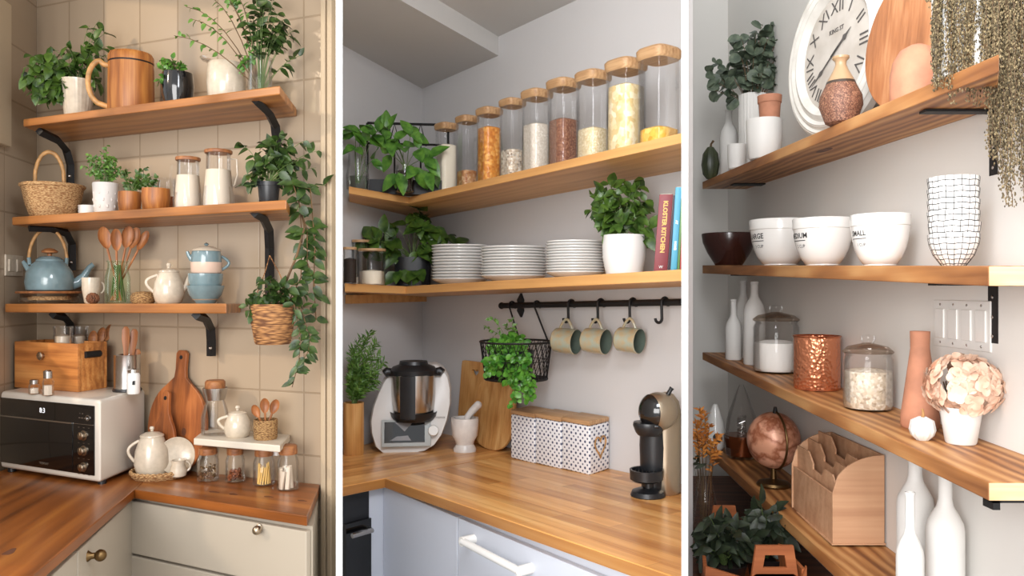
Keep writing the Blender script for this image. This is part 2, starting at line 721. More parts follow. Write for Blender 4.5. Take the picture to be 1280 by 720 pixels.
def ang(A, B):
    return math.atan2(B[1] - A[1], B[0] - A[0])


def wall(name, A, B, m, z0=0, z1=3.1, d=-.05, org=None):
    mb = panel(MB(), A, B, z0, z1, d)
    return structure(mb.build(name, m, frame=(Vector(org or (A[0], A[1], 0)), ang(A, B)), smooth=False))


def board(name, poly, top, th, m, A, B, bevel=.003, under=None):
    """horizontal board: plan polygon, top(y) height, grain along A-B"""
    u = under or (lambda x, y: top(y) - th)
    mb = MB().prism(poly, u, lambda x, y: top(y))
    o = Vector((A[0], A[1], top(A[1]) - th))
    return mb.build(name, m, bevel=bevel, frame=(o, ang(A, B)), smooth=False)


structure(MB().box((0, 2.6, -.02), (7, 6, .04)).build('floor', M['floor'], smooth=False))
for nm, px in (('wall_left_divider', 424), ('wall_right_divider', 856)):
    d = Vector(((px - 640) / 1000, 1, 0)).normalized()
    n = Vector((d.y, -d.x, 0))
    Y0, Y1 = 1.3, (3.2 if px < 640 else 3.63)
    hw = .004 * Y0 * d.y
    p0, p1 = d * (Y0 / d.y), d * (Y1 / d.y)
    q = [p0 - n * hw, p1 - n * hw, p1 + n * hw, p0 + n * hw]
    structure(MB().prism([(p.x, p.y) for p in q], 0, 3.1).build(nm, M['white_paint'], smooth=False))

# ================================================================== LEFT BAY
WL = lambda x: 5096 / (x + 1750)                # back wall depth by sight line
LW = lambda x: 1259.6 / (490 - x)               # window wall
FL = lambda x: .885 * WL(x)
T1 = Ledge(FL, WL, 382, .591)
T2 = Ledge(FL, WL, 382, .283)
T3 = Ledge(FL, WL, 382, .006)
FC = lambda x: 1 / (1 / 2.298 + (x - 168) * (1 / 2.009 - 1 / 2.298) / 216)
TC = Ledge(FC, WL, 382, -.5285)
o_tile = xy(272, WL(272))
wall('wall_back', xy(46, WL(46)), xy(421, WL(421)), M['tile'], d=-.02, org=(o_tile[0], o_tile[1], CZ - .308 - .187 * 5))
lw0, lw1 = xy(46, LW(46)), xy(-20, LW(-20))
lw2 = xy(-420, LW(-420))
org_l = (lw0[0], lw0[1], CZ - .308 - .187 * 5)
wall('wall_left', lw1, lw0, M['side_tile'], org=org_l)
wall('wall_left_sill', lw2, lw1, M['side_tile'], z1=CZ - .12, org=org_l)
wb = MB()
panel(wb, xy(-14, LW(-14)), xy(2.5, LW(2.5)), CZ + .46, CZ + .92, .03)
structure(wb.build('trim_1', M['trim_paint'], smooth=False, bevel=.004))
# window frame with bars, sun comes in through it
wf = MB()
for a in (-20, -120, -240, -420):
    panel(wf, xy(a, LW(a)), xy(a - 12, LW(a - 12)), CZ - .12, 3.0, -.04)
for z in (CZ - .12, CZ + .5, CZ + 1.1, 2.97):
    panel(wf, lw2, lw1, z, z + .035, -.04)
structure(wf.build('window_1', M['white_paint'], smooth=False))
tr = MB()
for a, b, dd in ((404, 408, .012), (408, 414, .03), (414, 417, .018), (417, 423, .035)):
    panel(tr, xy(a, WL(a)), xy(b, WL(b)), 0, 3.1, dd)
structure(tr.build('trim_2', M['trim_paint'], smooth=False, bevel=.003))

structure(MB().prism([xy(46, WL(46)), xy(420, WL(420)), xy(420, 1.5), (-1.45, 1.5)], 2.55, 2.6).build('unseen_ceiling_left', M['trim_paint'], smooth=False))  # out of view, added to keep sky light off the left bay

# shelves
gA, gB = xy(29, FL(29)), xy(350, FL(350))
for led, l, lb, r, rb, th, lab in (
        (T1, 29, 78, 350, 371, .024, 'topmost oak shelf of the tiled wall, carrying the wooden mug and potted pothos'),
        (T2, 15, 66, 358, 366, .026, 'middle oak shelf of the tiled wall, carrying the wicker basket'),
        (T3, 6, 60, 283, 301, .028, 'lowest oak shelf of the tiled wall, carrying the blue kettle')):
    poly = [xy(l, FL(l)), xy(r, FL(r)), xy(rb, WL(rb) - .004), xy(lb, WL(lb) - .004)]
    tag(board('wall_shelf', poly, led.z, th, M['shelf_left'], gA, gB), lab, 'shelf', 'oak shelves on the tiled wall')


def bracket(pts, w, lab, grp, screws=()):
    mb = MB()
    mb.tube(pts, w, seg=4)
    o = mb.build('shelf_bracket', M['iron'], smooth=False)
    tag(o, lab, 'bracket', grp)
    for p in screws:
        MB().ball(p, .005, 8, 6).build('screw', M['steel'], o)
    return o


gl = 'black iron brackets on the tiled wall'
br = [
    ((49, 164, .9), (72, 175, .94), (83, 188, .975), (88, 206, .985), (88, 230, .985), 'left bracket under the topmost oak shelf'),
    ((319, 125, .9), (336, 141, .94), (344, 157, .975), (346, 175, .985), (346, 205, .985), 'right bracket under the topmost oak shelf'),
    ((36, 284, .9), (64, 285, .93), (83, 291, .965), (90, 305, .985), (90, 338, .985), 'left bracket under the middle oak shelf'),
    ((318, 266, .9), (329, 272, .93), (336, 287, .97), (337, 310, .985), (337, 372, .985), 'long right bracket under the middle oak shelf, behind the hanging planter'),
    ((66, 393, .92), (80, 396, .95), (87, 404, .98), (88, 412, .985), (88, 424, .985), 'left bracket under the lowest oak shelf'),
    ((245, 394, .9), (257, 398, .94), (263, 410, .98), (264, 425, .985), (264, 445, .985), 'right bracket under the lowest oak shelf'),
]
for b in br:
    pts = [P(x, y, WL(x) * k) for x, y, k in b[:5]]
    bracket(pts, .014, 'black iron ' + b[5], gl, [P(b[4][0] - 1, b[4][1] - 10, WL(b[4][0]) * .972)])

# worktop and cabinets
fr, inn = xy(384, FC(384)), xy(168, FC(168))
dl = (xy(50, 1.606)[0] - inn[0], 1.606 - inn[1])
kk = (1.2 - inn[1]) / dl[1]
fl_ = (inn[0] + dl[0] * kk, 1.2)
xl = (490 - 1259.6 / 1.2 - 640) / 1000 * 1.2
poly = [fr, inn, fl_, (xl + .01, 1.2), (lw0[0] + .008, lw0[1] - .01), xy(400, WL(400) - .005)]
wt = thing('worktop', 'L shaped dark oiled oak worktop in front of the cream tiles', 'worktop', (inn[0], inn[1], TC.z(inn[1]) - .026))
bc = xy(46, WL(46))
bcw = (lw0[0] + .008, lw0[1] - .01)
mid = cross2(fl_, (inn[0] - fl_[0], inn[1] - fl_[1]), bcw, (xy(400, WL(400) - .005)[0] - bcw[0], xy(400, WL(400) - .005)[1] - bcw[1]))
for q, p0, p1 in (([inn, fr, xy(400, WL(400) - .005), mid], inn, fr), ([fl_, inn, mid, bcw, (xl + .01, 1.2)], fl_, inn)):
    o = MB().prism(q, lambda x, y: TC.z(y) - .026, lambda x, y: TC.z(y)).build('board', M['counter_left'], wt, bevel=.0025, smooth=False)
    a_ = ang(p0, p1)
    for v in o.data.vertices:
        v.co = Matrix.Rotation(-a_, 4, 'Z') @ (v.co - wt.location)
    o.rotation_euler = (0, 0, a_)
for i_, (px_, py_, rx_) in enumerate(((268, 615, .020), (292, 618, .016), (336, 621, .017), (378, 626, .016), (12, 690, .026))):
    sk_ = TC.at(px_, py_)
    kn = MB()
    kn.M = Matrix.Translation((sk_.loc.x, sk_.loc.y, sk_.loc.z)) @ Matrix.Rotation(ang(inn, fr) if px_ > 100 else ang(fl_, inn), 4, 'Z')
    kn.prism([(rx_ * math.cos(2 * PI * q / 18), rx_ * .38 * math.sin(2 * PI * q / 18) * (1 + .2 * math.cos(6 * PI * q / 18))) for q in range(18)], -.002, .0004)
    sub(kn, 'knot', M['walnut_table'], wt)
zu = TC.z(2.2) - .028
M['cabinet'] = mat('cream_cabinet_paint', (176, 166, 151), .4)


def back_off(A, B, d):
    n = norm2(A, B)
    return (A[0] - n.x * d, A[1] - n.y * d), (B[0] - n.x * d, B[1] - n.y * d)


_a1, _b1 = back_off(inn, fr, .03)
_a2, _b2 = back_off(inn, fl_, .03)
ci1 = cross2(_a1, (_b1[0] - _a1[0], _b1[1] - _a1[1]), _a2, (_b2[0] - _a2[0], _b2[1] - _a2[1]))
c1 = thing('base_cabinet', 'cream base cabinet with round knob under the right worktop leg', 'cabinet', (inn[0], inn[1], 0))


A, B = back_off(xy(170, FC(170)), xy(381, FC(381)), .03)
A = ci1
bk = [A, B, xy(398, WL(398) - .02), xy(200, WL(200) - .03)]
sub(MB().prism(bk, .08, lambda x, y: TC.z(y) - .034), 'body', M['cabinet'], c1)
sub(MB().prism([(p[0] * .99, p[1] + .03) for p in bk], 0, .08), 'plinth', M['cabinet'], c1)
A, B = back_off(xy(171, FC(171)), xy(379, FC(379)), .03)
A = along(ci1, B, .008)
dr = sub(panel(MB(), A, B, CZ - .765, zu - .012, .018, .001), 'drawer', M['cabinet'], c1, bevel=.003)
kp = P(322, 662, FC(322) - .005)
kb = MB().tube([kp + Vector((0, .045, 0)), kp], .005).ball(kp + Vector((0, -.006, 0)), .012).ball(kp + Vector((0, .012, 0)), (.009, .003, .012))
sub(kb, 'knob', M['nickel'], dr, smooth=True)
sub(panel(MB(), A, B, .42, CZ - .772, .018, .001), 'drawer', M['cabinet'], c1, bevel=.003)
A0, B0 = inn, fl_
A, B = back_off(A0, B0, .03)
A = along(ci1, B, .004)
c2 = thing('base_cabinet', 'cream base cabinet with dark knob under the left worktop leg', 'cabinet', (A[0], A[1], 0))
n = norm2(A, B)
bb = [(A[0], A[1]), B, (B[0] - n.x * .42, B[1] - n.y * .42), (A[0] - n.x * .42, A[1] - n.y * .42)]
sub(MB().prism(bb, .08, lambda x, y: TC.z(y) - .034), 'body', M['cabinet'], c2)
sub(MB().prism([(x - n.x * .04, y - n.y * .04) for x, y in bb], 0, .08), 'plinth', M['cabinet'], c2)


for i, (t0, t1) in enumerate(((.012, .42), (.424, .70), (.704, .99))):
    d_ = sub(panel(MB(), along(A, B, t0), along(A, B, t1), .1, zu - .01, .016, .001), 'door', M['cabinet'], c2, bevel=.003)
    if i == 0:
        q = along(A, B, .36)
        kp = Vector((q[0], q[1], CZ - .645)) + n * .045
        m_ = MB().tube([kp - n * .035, kp - n * .02, kp], [.02, .008, .008]).ball(kp, .0145)
        sub(m_, 'knob', M['brass'], d_, smooth=True)

# light switch on the window wall
sA, sB = xy(5, LW(5)), xy(27, LW(27))
sw = thing('light_switch', 'cream double light switch plate on the tiled wall left of the kettle', 'switch', (sA[0], sA[1], CZ))
sub(panel(MB(), sA, sB, CZ + .045, CZ + .115, .006), 'plate', M['cream'], sw, bevel=.002)
for a, b in ((8, 14), (18, 24)):
    sub(panel(MB(), xy(a, LW(a)), xy(b, LW(b)), CZ + .06, CZ + .1, .01), 'rocker', M['cream'], sw, bevel=.001)


# ------------------------------------------------------------------ plants
def rnd(a, b):
    return a + (b - a) * random.random()


def bez(p0, p1, p2, n=6):
    return [p0 * (1 - t) ** 2 + p1 * 2 * t * (1 - t) + p2 * t * t for t in [i / n for i in range(n + 1)]]


def greens(sp, par, base, tips, lm, sm, per=6, L=14, W=9, shape=0, rise=.5, stem_r=.6, start=.25, leafname='foliage',
           droop=.3, face=.7, jitter=.5, curl=.25):
    """stems from base (px units, local) to each tip; leaves along the outer part of each stem"""
    lf, st = sp.mb(), sp.mb()
    base = Vector(base)
    for tip in tips:
        tip = Vector(tip)
        b = base + Vector((rnd(-1, 1), rnd(-1, 1), 0)) * 2.5
        mid = b.lerp(tip, .5)
        mid.z = max(b.z, tip.z) * rise + mid.z * (1 - rise) + abs(tip.z - b.z) * .12
        pts = bez(b, mid, tip)
        st.tube(pts, [stem_r * (1 - .6 * i / 6) for i in range(7)], 5)
        for k in range(per):
            t = start + (1 - start) * (k + rnd(0, .9)) / per
            t = min(t, 1)
            p = b * (1 - t) ** 2 + mid * 2 * t * (1 - t) + tip * t * t
            tg = ((mid - b) * (1 - t) + (tip - mid) * t)
            if tg.length < 1e-4:
                tg = Vector((0, 0, 1))
            tg.normalize()
            sd = tg.cross(Vector((rnd(-1, 1), rnd(-1, 1), rnd(-1, 1))))
            if sd.length < 1e-3:
                sd = Vector((1, 0, 0))
            sd.normalize()
            d = tg * rnd(.2, .9) + sd * rnd(.5, 1.1) + Vector((0, 0, -droop))
            nn = Vector((rnd(-jitter, jitter), -face, .55)) + Vector((rnd(-1, 1), rnd(-1, 1), rnd(-1, 1))) * jitter
            k_ = rnd(.7, 1.2)
            lf.leaf(p, d, nn, L * k_, W * k_, shape=shape, curl=curl)
    o = lf.build(leafname, lm, par, fix=False, angle=60)
    s_ = st.build('stem', sm, par, fix=False)
    return o, s_


def cloud(cx, cz, rx, rz, n, ry=None, cy=0, low=-1):
    out = []
    ry = ry if ry is not None else rx * .6
    while len(out) < n:
        a, b, c = rnd(-1, 1), rnd(-1, 1), rnd(low, 1)
        if a * a + b * b + c * c <= 1 and a * a + c * c > .12:
            out.append((cx + a * rx, cy + b * ry, cz + c * rz))
    return out


def arc(cx, cz, rx, rz, a0, a1, n=14, y=0):
    return [Vector((cx + rx * math.cos(math.radians(a0 + (a1 - a0) * i / n)), y, cz + rz * math.sin(math.radians(a0 + (a1 - a0) * i / n)))) for i in range(n + 1)]


# ------------------------------------------------------------------ left bay, topmost shelf
sp = T1.spot(97, .30)
H = sp.h(101)
t = thing('potted_pothos', 'bushy pothos in a ribbed cream pot at the left end of the topmost shelf', 'plant', sp)
sp.mb().vessel([(15, 0), (16.5, 2), (22, H - 3), (23, H - 1), (23, H)], 2, 64, fn=lambda a, z: 1 + .02 * math.cos(a * 24)).build('pot', M['cream'], t)
sp.mb().lathe([(0, H - 5), (20.5, H - 5)]).build('soil', M['soil'], t)
tp = cloud(-20, H + 6, 52, 36, 34, ry=24) + cloud(-45, H - 4, 28, 30, 20, ry=20) + [(28, 0, H + 80), (34, -5, H + 62), (40, 4, H + 50), (22, -4, H + 55), (38, -8, H + 35), (15, 5, H + 72)]
greens(sp, t, (0, 0, H - 4), tp, M['leaf'], M['stem_green'], per=6, L=17, W=11, droop=.45)

sp = T1.spot(164, .42)
H = sp.h(65)
t = thing('wooden_mug', 'large lidded wooden mug with a bent handle beside the pothos', 'mug', sp)
sp.mb().lathe([(0, 0), (29, 0), (30, 2), (29.5, H * .5), (29, H - 16), (0, H - 16)], 48).build('body', M['wood_warm'], t)
sp.mb().lathe([(28.2, H - 16), (28.2, H - 14)], 48).build('dark_band', M['iron'], t)
sp.mb().lathe([(0, H - 14), (29.3, H - 14), (29.3, H - 7), (27, H - 3), (20, H - 1), (0, H)], 48).build('lid', M['wood_warm'], t)
sp.mb().ball((0, 0, H), (3, 3, 2)).build('lid_knob', M['wood_dark'], t)
sp.mb().tube([(-28, 0, H - 20), (-34, 0, H - 19)] + arc(-36, H * .5 - 2, 17, H * .34, 100, 262, 14) + [(-28, 0, 8)], 3.4, 10).build('handle', M['cane'], t)

sp = T1.spot(222, .40)
H = sp.h(92)
t = thing('herb_pot', 'small trailing herb in a glossy black round pot on the topmost oak shelf', 'plant', sp)
sp.mb().vessel([(12, 0), (15, 1), (20, H * .4), (21, H * .65), (19.5, H)], 2).build('pot', M['black_glaze'], t)
sp.mb().lathe([(0, H - 3), (18, H - 3)]).build('soil', M['soil'], t)
greens(sp, t, (0, 0, H - 4), cloud(-8, H + 8, 25, 14, 20, ry=14) + [(-26, -8, H - 14), (-20, -12, H - 10), (-12, -14, H - 6)], M['leaf_bright'], M['stem'], per=6, L=8, W=6)

sp = T1.spot(283, .45)
H = sp.h(80)
t = thing('cream_jug', 'cream round jug with a clear glass rim between the black pot and glass vase', 'jug', sp)
sp.mb().vessel([(20, 0), (23, 3), (25, H * .5), (24, H - 3), (22.5, H)], 2).build('body', M['cream'], t)
sp.mb().vessel([(22, H - 1), (23.5, H + 3), (25, H + 6)], .7, fn=lambda a, z: 1 + (.35 * max(0, math.cos(a - PI)) ** 8 if z > H + 1 else 0)).build('glass_rim', M['glass'], t)

sp = T1.spot(325, .45)
H = sp.h(73)
t = thing('branch_vase', 'clear glass vase of tall leafy branches at the right end of the topmost oak shelf', 'vase', sp)
sp.mb().vessel([(15, 0), (16, 1.5), (15.5, H * .6), (16, H)], .9).build('glass_vase', M['glass'], t)
sp.mb().lathe([(0, 1.6), (14, 1.6), (14.3, H * .55), (0, H * .55)]).build('water', M['glass_green'], t)
tp = [(-104, -4, H + 18), (-90, 2, H + 56), (-70, 5, H + 74), (-52, -5, H + 78), (-40, 4, H + 66), (-30, -6, H + 74), (-84, -4, H + 40)]
greens(sp, t, (0, 0, 6), tp, M['leaf_herb'], M['stem'], per=11, L=9, W=6, start=.45, rise=.75, stem_r=.9, leafname='side_sprigs')
tp = cloud(10, H + 44, 30, 36, 22, ry=18) + [(44, 0, H + 40), (50, -5, H + 6), (36, -4, H - 6), (40, 0, H + 30), (-5, 3, H + 85), (18, 0, H + 84)]
greens(sp, t, (0, 0, 6), tp, M['leaf_dark'], M['stem_green'], per=6, L=15, W=9, start=.45)
tp = cloud(-20, H - 4, 14, 26, 10, ry=10)
greens(sp, t, (-4, -4, H), tp, M['leaf_bright'], M['stem_green'], per=7, L=7, W=4)

# ------------------------------------------------------------------ left bay, middle shelf
sp = T2.spot(66, .36)
H = sp.h(233)
t = thing('wicker_basket', 'round wicker basket with one arched cane handle on the middle oak shelf', 'basket', sp)
sp.mb().vessel([(26, 0), (29, 2), (35, H * .45), (39.5, H - 4), (41, H - 1), (40, H)], 2.4, 72, fn=lambda a, z: 1 + .012 * math.cos(a * 36 + z * 1.6)).build('body', M['wicker'], t)
sp.mb().tube([Vector((40.5 * math.cos(a), 40.5 * math.sin(a), H)) for a in [2 * PI * i / 40 for i in range(40)]], 2.2, 8, True).build('rim', M['wicker'], t)
hz = arc(-4, H + 8, 18, 34, 200, -20, 18, y=-6)
sp.mb().tube(hz, 2.6, 10).build('handle', M['cane'], t)
sp.mb().tube([hz[0], hz[0] + Vector((0, -10, -10))], 1.2).tube([hz[-1], hz[-1] + Vector((0, -10, -8))], 1.2).build('handle_tie', M['cane'], t)

sp = T2.spot(112, .62)
for k in range(4):
    b = sp.mb().vessel([(9, 0), (14, 3), (15, 7)], 1.2, 28).build('small_bowl', M['white_glaze'])
    z = sp.s * (3.2 * k)
    s2 = Spot(sp.px, sp.Y, sp.loc.z + z)
    solo(b, s2, ['bottom', 'second', 'third', 'top'][k] + ' small white bowl of the short stack behind the wicker basket', 'bowl', 'small white bowls behind the basket')

sp = T2.spot(132, .42)
H = sp.h(229)
t = thing('herb_pot', 'feathery herb in an embossed white ceramic pot on the middle oak shelf', 'plant', sp)
M['embossed'] = mat('embossed_ceramic', (206, 200, 194), .5)
sp.mb().vessel([(13.5, 0), (14.5, 1.5), (16, H * .6), (17, H - 1.5), (16.5, H)], 1.6, 48).build('pot', M['embossed'], t)
em = sp.mb()
for a in range(0, 360, 40):
    for q in range(3):
        z = H * (.28 + .2 * q)
        r = 15.2 + 1.2 * z / H
        a_ = math.radians(a + 20 * (q % 2))
        em.ball(((r - .9) * math.cos(a_), (r - .9) * math.sin(a_), z), (1.7, 1.7, 2.6), 8, 6)
em.build('embossing', M['embossed'], t)
sp.mb().lathe([(0, H - 3), (15, H - 3)]).build('soil', M['soil'], t)
greens(sp, t, (0, 0, H - 3), cloud(-2, H + 18, 30, 24, 34, ry=16, low=-.5) + [(2, 0, H + 48), (-4, 3, H + 38)], M['leaf_herb'], M['stem_green'], per=11, L=5.5, W=3.6, shape=2, stem_r=.4)

for px, top, r, lab in ((162, 240, 15, 'smaller honey wood cup holding a leafy sprig beside the embossed white pot'), (195, 236, 18.5, 'larger honey wood cup holding a leafy sprig left of the milk jars')):
    sp = T2.spot(px, .34)
    H = sp.h(top)
    t = thing('wooden_cup', lab, 'cup', sp, 'honey wood cups with sprigs')
    sp.mb().vessel([(r * .78, 0), (r * .9, 2), (r, H * .6), (r * .97, H)], 1.8, 40).build('cup', M['wood_warm'], t)
    sp.mb().lathe([(0, H - 3), (r * .88, H - 3)]).build('soil', M['soil'], t)
    if r < 16:
        greens(sp, t, (0, 0, H - 3), cloud(4, H + 14, 22, 16, 14, ry=10, low=-.3) + [(22, 0, H + 32), (16, 2, H + 28)], M['leaf'], M['stem_green'], per=7, L=7, W=5, stem_r=.45)
    else:
        greens(sp, t, (-6, 4, H - 3), cloud(-8, H + 8, 14, 10, 7, ry=8, low=-.2), M['leaf'], M['stem_green'], per=6, L=6, W=4.5, stem_r=.4)

sp = T2.spot(208, .8)
H = sp.h(226)
t = thing('storage_jar', 'small clear jar of brown sugar half hidden behind the larger honey wood cup', 'jar', sp)
sp.mb().vessel([(11, 0), (12, 1), (12, H - 5), (11, H)], .8).build('glass_body', M['glass'], t)
sp.mb().lathe([(0, 1), (11, 1), (11, H * .55), (0, H * .55)]).build('filling', mat('brown_sugar', (168, 92, 44), .8, bump=.4), t)
sp.mb().lathe([(0, H), (12.5, H), (12.5, H + 2.5), (0, H + 2.5)]).build('lid', M['glass'], t)

for px, top, r, lab, sd in ((235, 197, 18, 'shorter lidded glass jug of milk on the middle oak shelf', -1), (273, 188, 20, 'taller lidded glass jug of milk beside the black potted plant', 1)):
    sp = T2.spot(px, .40)
    H = sp.h(top)
    t = thing('milk_jug', lab, 'jug', sp, 'glass jugs of milk')
    sp.mb().vessel([(r * .9, 0), (r, 2), (r, H * .2), (r * .8, H * .68), (r * .78, H - 4)], .8, 36).build('glass_body', M['glass'], t)
    sp.mb().lathe([(0, 1), (r * .94, 2), (r * .94, H * .2), (r * .80, H * .66), (0, H * .66)], 36).build('milk', M['milk'], t)
    sp.mb().lathe([(0, H - 4), (r * .88, H - 4), (r * .9, H - 1), (r * .86, H), (0, H)], 36).build('lid', M['wood_lid'], t)
    sp.mb().tube([(sd * r * .78, 0, H - 10), (sd * (r * 1.15), 0, H - 10), (sd * r * 1.2, 0, H * .6), (sd * r * 1.0, 0, H * .42), (sd * r * .9, 0, H * .40)], 1.3, 8).build('handle', M['glass'] if sd < 0 else M['cream'], t)

sp = T2.spot(336, .40)
H = sp.h(228)
t = thing('trailing_plant', 'leafy vine in a small black pot trailing past the middle shelf', 'plant', sp)
sp.mb().vessel([(11, 0), (11.5, 1), (14, H - 5), (15.5, H - 5), (15.5, H)], 1.4).build('pot', M['black_plastic'], t)
sp.mb().lathe([(0, H - 2), (13.5, H - 2)]).build('soil', M['soil'], t)
tp = cloud(8, H + 28, 40, 36, 20, ry=16, low=-.6) + [(-36, -8, H + 46), (-30, -6, H - 6), (-26, -10, H + 8), (60, -6, H + 20), (72, -8, H - 2), (64, -6, H + 42), (48, -8, H + 54)]
greens(sp, t, (0, 0, H - 2), tp, M['leaf_dark'], M['stem_green'], per=6, L=16, W=10, droop=.4)
# the long trailing runners
lf, st = sp.mb(), sp.mb()
for pts in ([(6, -4, H), (36, -12, H - 4), (42, -14, -40), (40, -16, -90), (20, -14, -128)],
            [(8, -4, H), (52, -14, H - 8), (58, -16, -50), (56, -16, -100), (60, -14, -150)],
            [(6, -4, H), (30, -16, H - 2), (48, -16, -30), (48, -16, -70), (64, -16, -120)]):
    pv = [Vector(p) for p in pts]
    fine = []
    for a, b in zip(pv, pv[1:]):
        fine += [a.lerp(b, q / 6) for q in range(6)]
    st.tube(fine, .8, 5)
    for i, p in enumerate(fine[4:]):
        for s_ in (-1, 1):
            if random.random() < .45:
                lf.leaf(p, (s_ * rnd(.4, 1), rnd(-.5, .1), rnd(-.7, .2)), (rnd(-.4, .4), -.8, .5), rnd(15, 22), rnd(10, 13))
lf.build('runner', M['leaf_dark'], t, fix=False, angle=60)
st.build('vine', M['stem'], t, fix=False)

# hanging planter by the shelf end
sp = free_spot(341, 430, 2.235)
t = thing('hanging_planter', 'round woven jute planter of glossy vines hanging under the middle oak shelf', 'plant', sp)
H = 50
sp.mb().vessel([(21, 0), (23, 2), (27, H * .5), (28, H - 2), (27.5, H)], 2.5, 60, fn=lambda a, z: 1 + .015 * math.cos(z * 2.2)).build('jute_pot', M['jute'], t)
sp.mb().lathe([(0, H - 4), (25, H - 4)]).build('soil', M['soil'], t)
wy = (WL(337) * .955 - 2.235) / (sp.s * sp.c)
sp.mb().tube([(2, 8, H - 4), (14, 6, H + 22), (30, 2, H + 60), (40, 0, H + 96), (36, wy * .5, H + 122), (26, wy * .9, H + 140)], [2.2, 2, 1.7, 1.4, 1.1, .8], 6).tube([(-4, 4, H - 4), (-2, 4, H + 20), (16, 4, H + 30), (24, 3, H + 46)], [1.4, 1.2, 1, .8], 6).build('woody_stem', M['stem'], t)
sp.mb().tube([(-25, 0, H - 2), (-10, wy * .6, H + 40), (-4, wy * .93, H + 62)], .7, 5).tube([(25, 0, H - 2), (8, wy * .6, H + 40), (-4, wy * .93, H + 62)], .7, 5).build('hanging_cord', M['jute'], t)
tp = cloud(-2, H + 14, 34, 26, 16, ry=14, low=-.4) + [(-34, -10, H - 8), (-30, -8, H - 16), (-34, -8, H - 2), (40, -10, H + 30), (54, -8, H - 4), (48, -8, H + 14), (36, -12, H - 20)]
greens(sp, t, (2, 0, H - 4), tp, M['leaf_dark'], M['stem'], per=6, L=15, W=9.5, droop=.4)
lf, st = sp.mb(), sp.mb()
for pts in ([(10, -10, H - 2), (26, -26, H), (34, -30, H - 40), (32, -30, -20), (22, -28, -58)], [(8, -8, H - 2), (34, -24, H - 4), (46, -28, H - 40), (44, -28, -8), (30, -28, -30)]):
    pv = [Vector(p) for p in pts]
    fine = []
    for a, b in zip(pv, pv[1:]):
        fine += [a.lerp(b, q / 6) for q in range(6)]
    st.tube(fine, .6, 5)
    for p in fine[5:]:
        for s_ in (-1, 1):
            if random.random() < .48:
                lf.leaf(p, (s_ * rnd(.4, 1), rnd(-.4, .1), rnd(-.8, .1)), (rnd(-.4, .4), -.8, .5), rnd(12, 18), rnd(7, 10))
lf.build('runner', M['leaf_dark'], t, fix=False, angle=60)
st.build('vine', M['stem'], t, fix=False)

# ------------------------------------------------------------------ left bay, lowest shelf
sp = T3.spot(62, .42)
ztop = sp.s * sp.h(364)
t = thing('serving_stand', 'round wooden serving board on a low clear glass base under the blue kettle', 'stand', sp)
H = sp.h(364)
sp.mb().lathe([(0, H - 2.6), (42, H - 2.6), (43, H - 1.3), (42, H), (0, H)], 48).build('board', M['wood_lid'], t)
sp.mb().vessel([(30, 0), (38, 2), (40, H * .5), (36, H - 2.7)], 1.2, 48).build('glass_base', M['glass'], t)
sp.mb().lathe([(27, H * .3), (28, H * .5), (27, H * .6), (26, H * .5), (27, H * .3)], 32).build('rope_ring', M['wicker'], t)
sk = Spot(62, sp.Y, sp.loc.z + ztop + .0005)
sp = sk
H = sp.h(326)
t = thing('kettle', 'dusty blue ceramic kettle with arched cane handle on the wooden serving board', 'kettle', sp)
sp.mb().lathe([(0, 0), (27, 0), (30, 1.5), (32, H * .3), (30, H * .62), (23, H * .88), (17, H), (0, H)], 48).build('body', M['blue_glaze'], t)
sp.mb().lathe([(0, H - 1), (17.5, H - 1), (18, H + 1.5), (13, H + 5), (0, H + 6.5)], 40).build('lid', M['blue_glaze'], t)
sp.mb().lathe([(0, H + 6), (3, H + 6), (3, H + 9), (10, H + 10), (11, H + 12), (6, H + 15), (0, H + 16)], 24).build('lid_knob', M['wood_lid'], t)
sp.mb().tube([(26, 0, 8), (36, 0, 11), (44, 0, 19), (51, 0, 30), (56, 0, 34)], [8, 7, 5.2, 3.8, 3.4], 14).build('spout', M['blue_glaze'], t)
hp = arc(-2, H - 2, 24, 42, 172, 8, 18)
sp.mb().tube(hp, 2.2, 10).build('handle', M['cane'], t)
sp.mb().lathe([(0, -3.4), (2.6, -3.4), (2.6, 3.4), (0, 3.4)], 12, c=(hp[9].x, 0, hp[9].z)).build('handle_binding', M['wicker'], t)
sp.mb().tube([hp[0], hp[0] + Vector((1, 0, -9))], 2.6).tube([hp[-1], hp[-1] + Vector((-1, 0, -9))], 2.6).tube([(-26, 0, H * .7), (-33, 0, H * .98)], [4, 2.4]).build('handle_lug', M['blue_glaze'], t)

sp = T3.spot(114, .5)
H = sp.h(347)
t = thing('coffee_cup', 'small beige cup with a ring handle behind the kettle spout', 'cup', sp)
sp.mb().vessel([(7, 0), (9, 2), (12, H * .55), (12.5, H)], 1.2).build('cup', M['cream'], t)
sp.mb().tube(arc(11, H * .62, 5.5, 7, 80, -80, 10), 1.2).build('handle', M['cream'], t)
sp = T3.spot(116, .18)
b = sp.mb()
for i in range(26):
    for r_ in range(7):
        a = 2 * PI * (i + .5 * (r_ % 2)) / 26
        q = -1.2 + 2.4 * r_ / 6
        if i % 2 == 0:
            b.ball((7.2 * math.cos(q) * math.cos(a), 7.2 * math.cos(q) * math.sin(a), 6.6 + 5.6 * math.sin(q)), 1.9, 6, 5)
b.ball((0, 0, 6.6), (7.4, 7.4, 5.8))
solo(b.build('pine_cone', mat('cone_brown', (128, 76, 42), .7, var=.4, scale=90)), sp, 'small brown pine cone in front of the beige cup', 'pine cone')

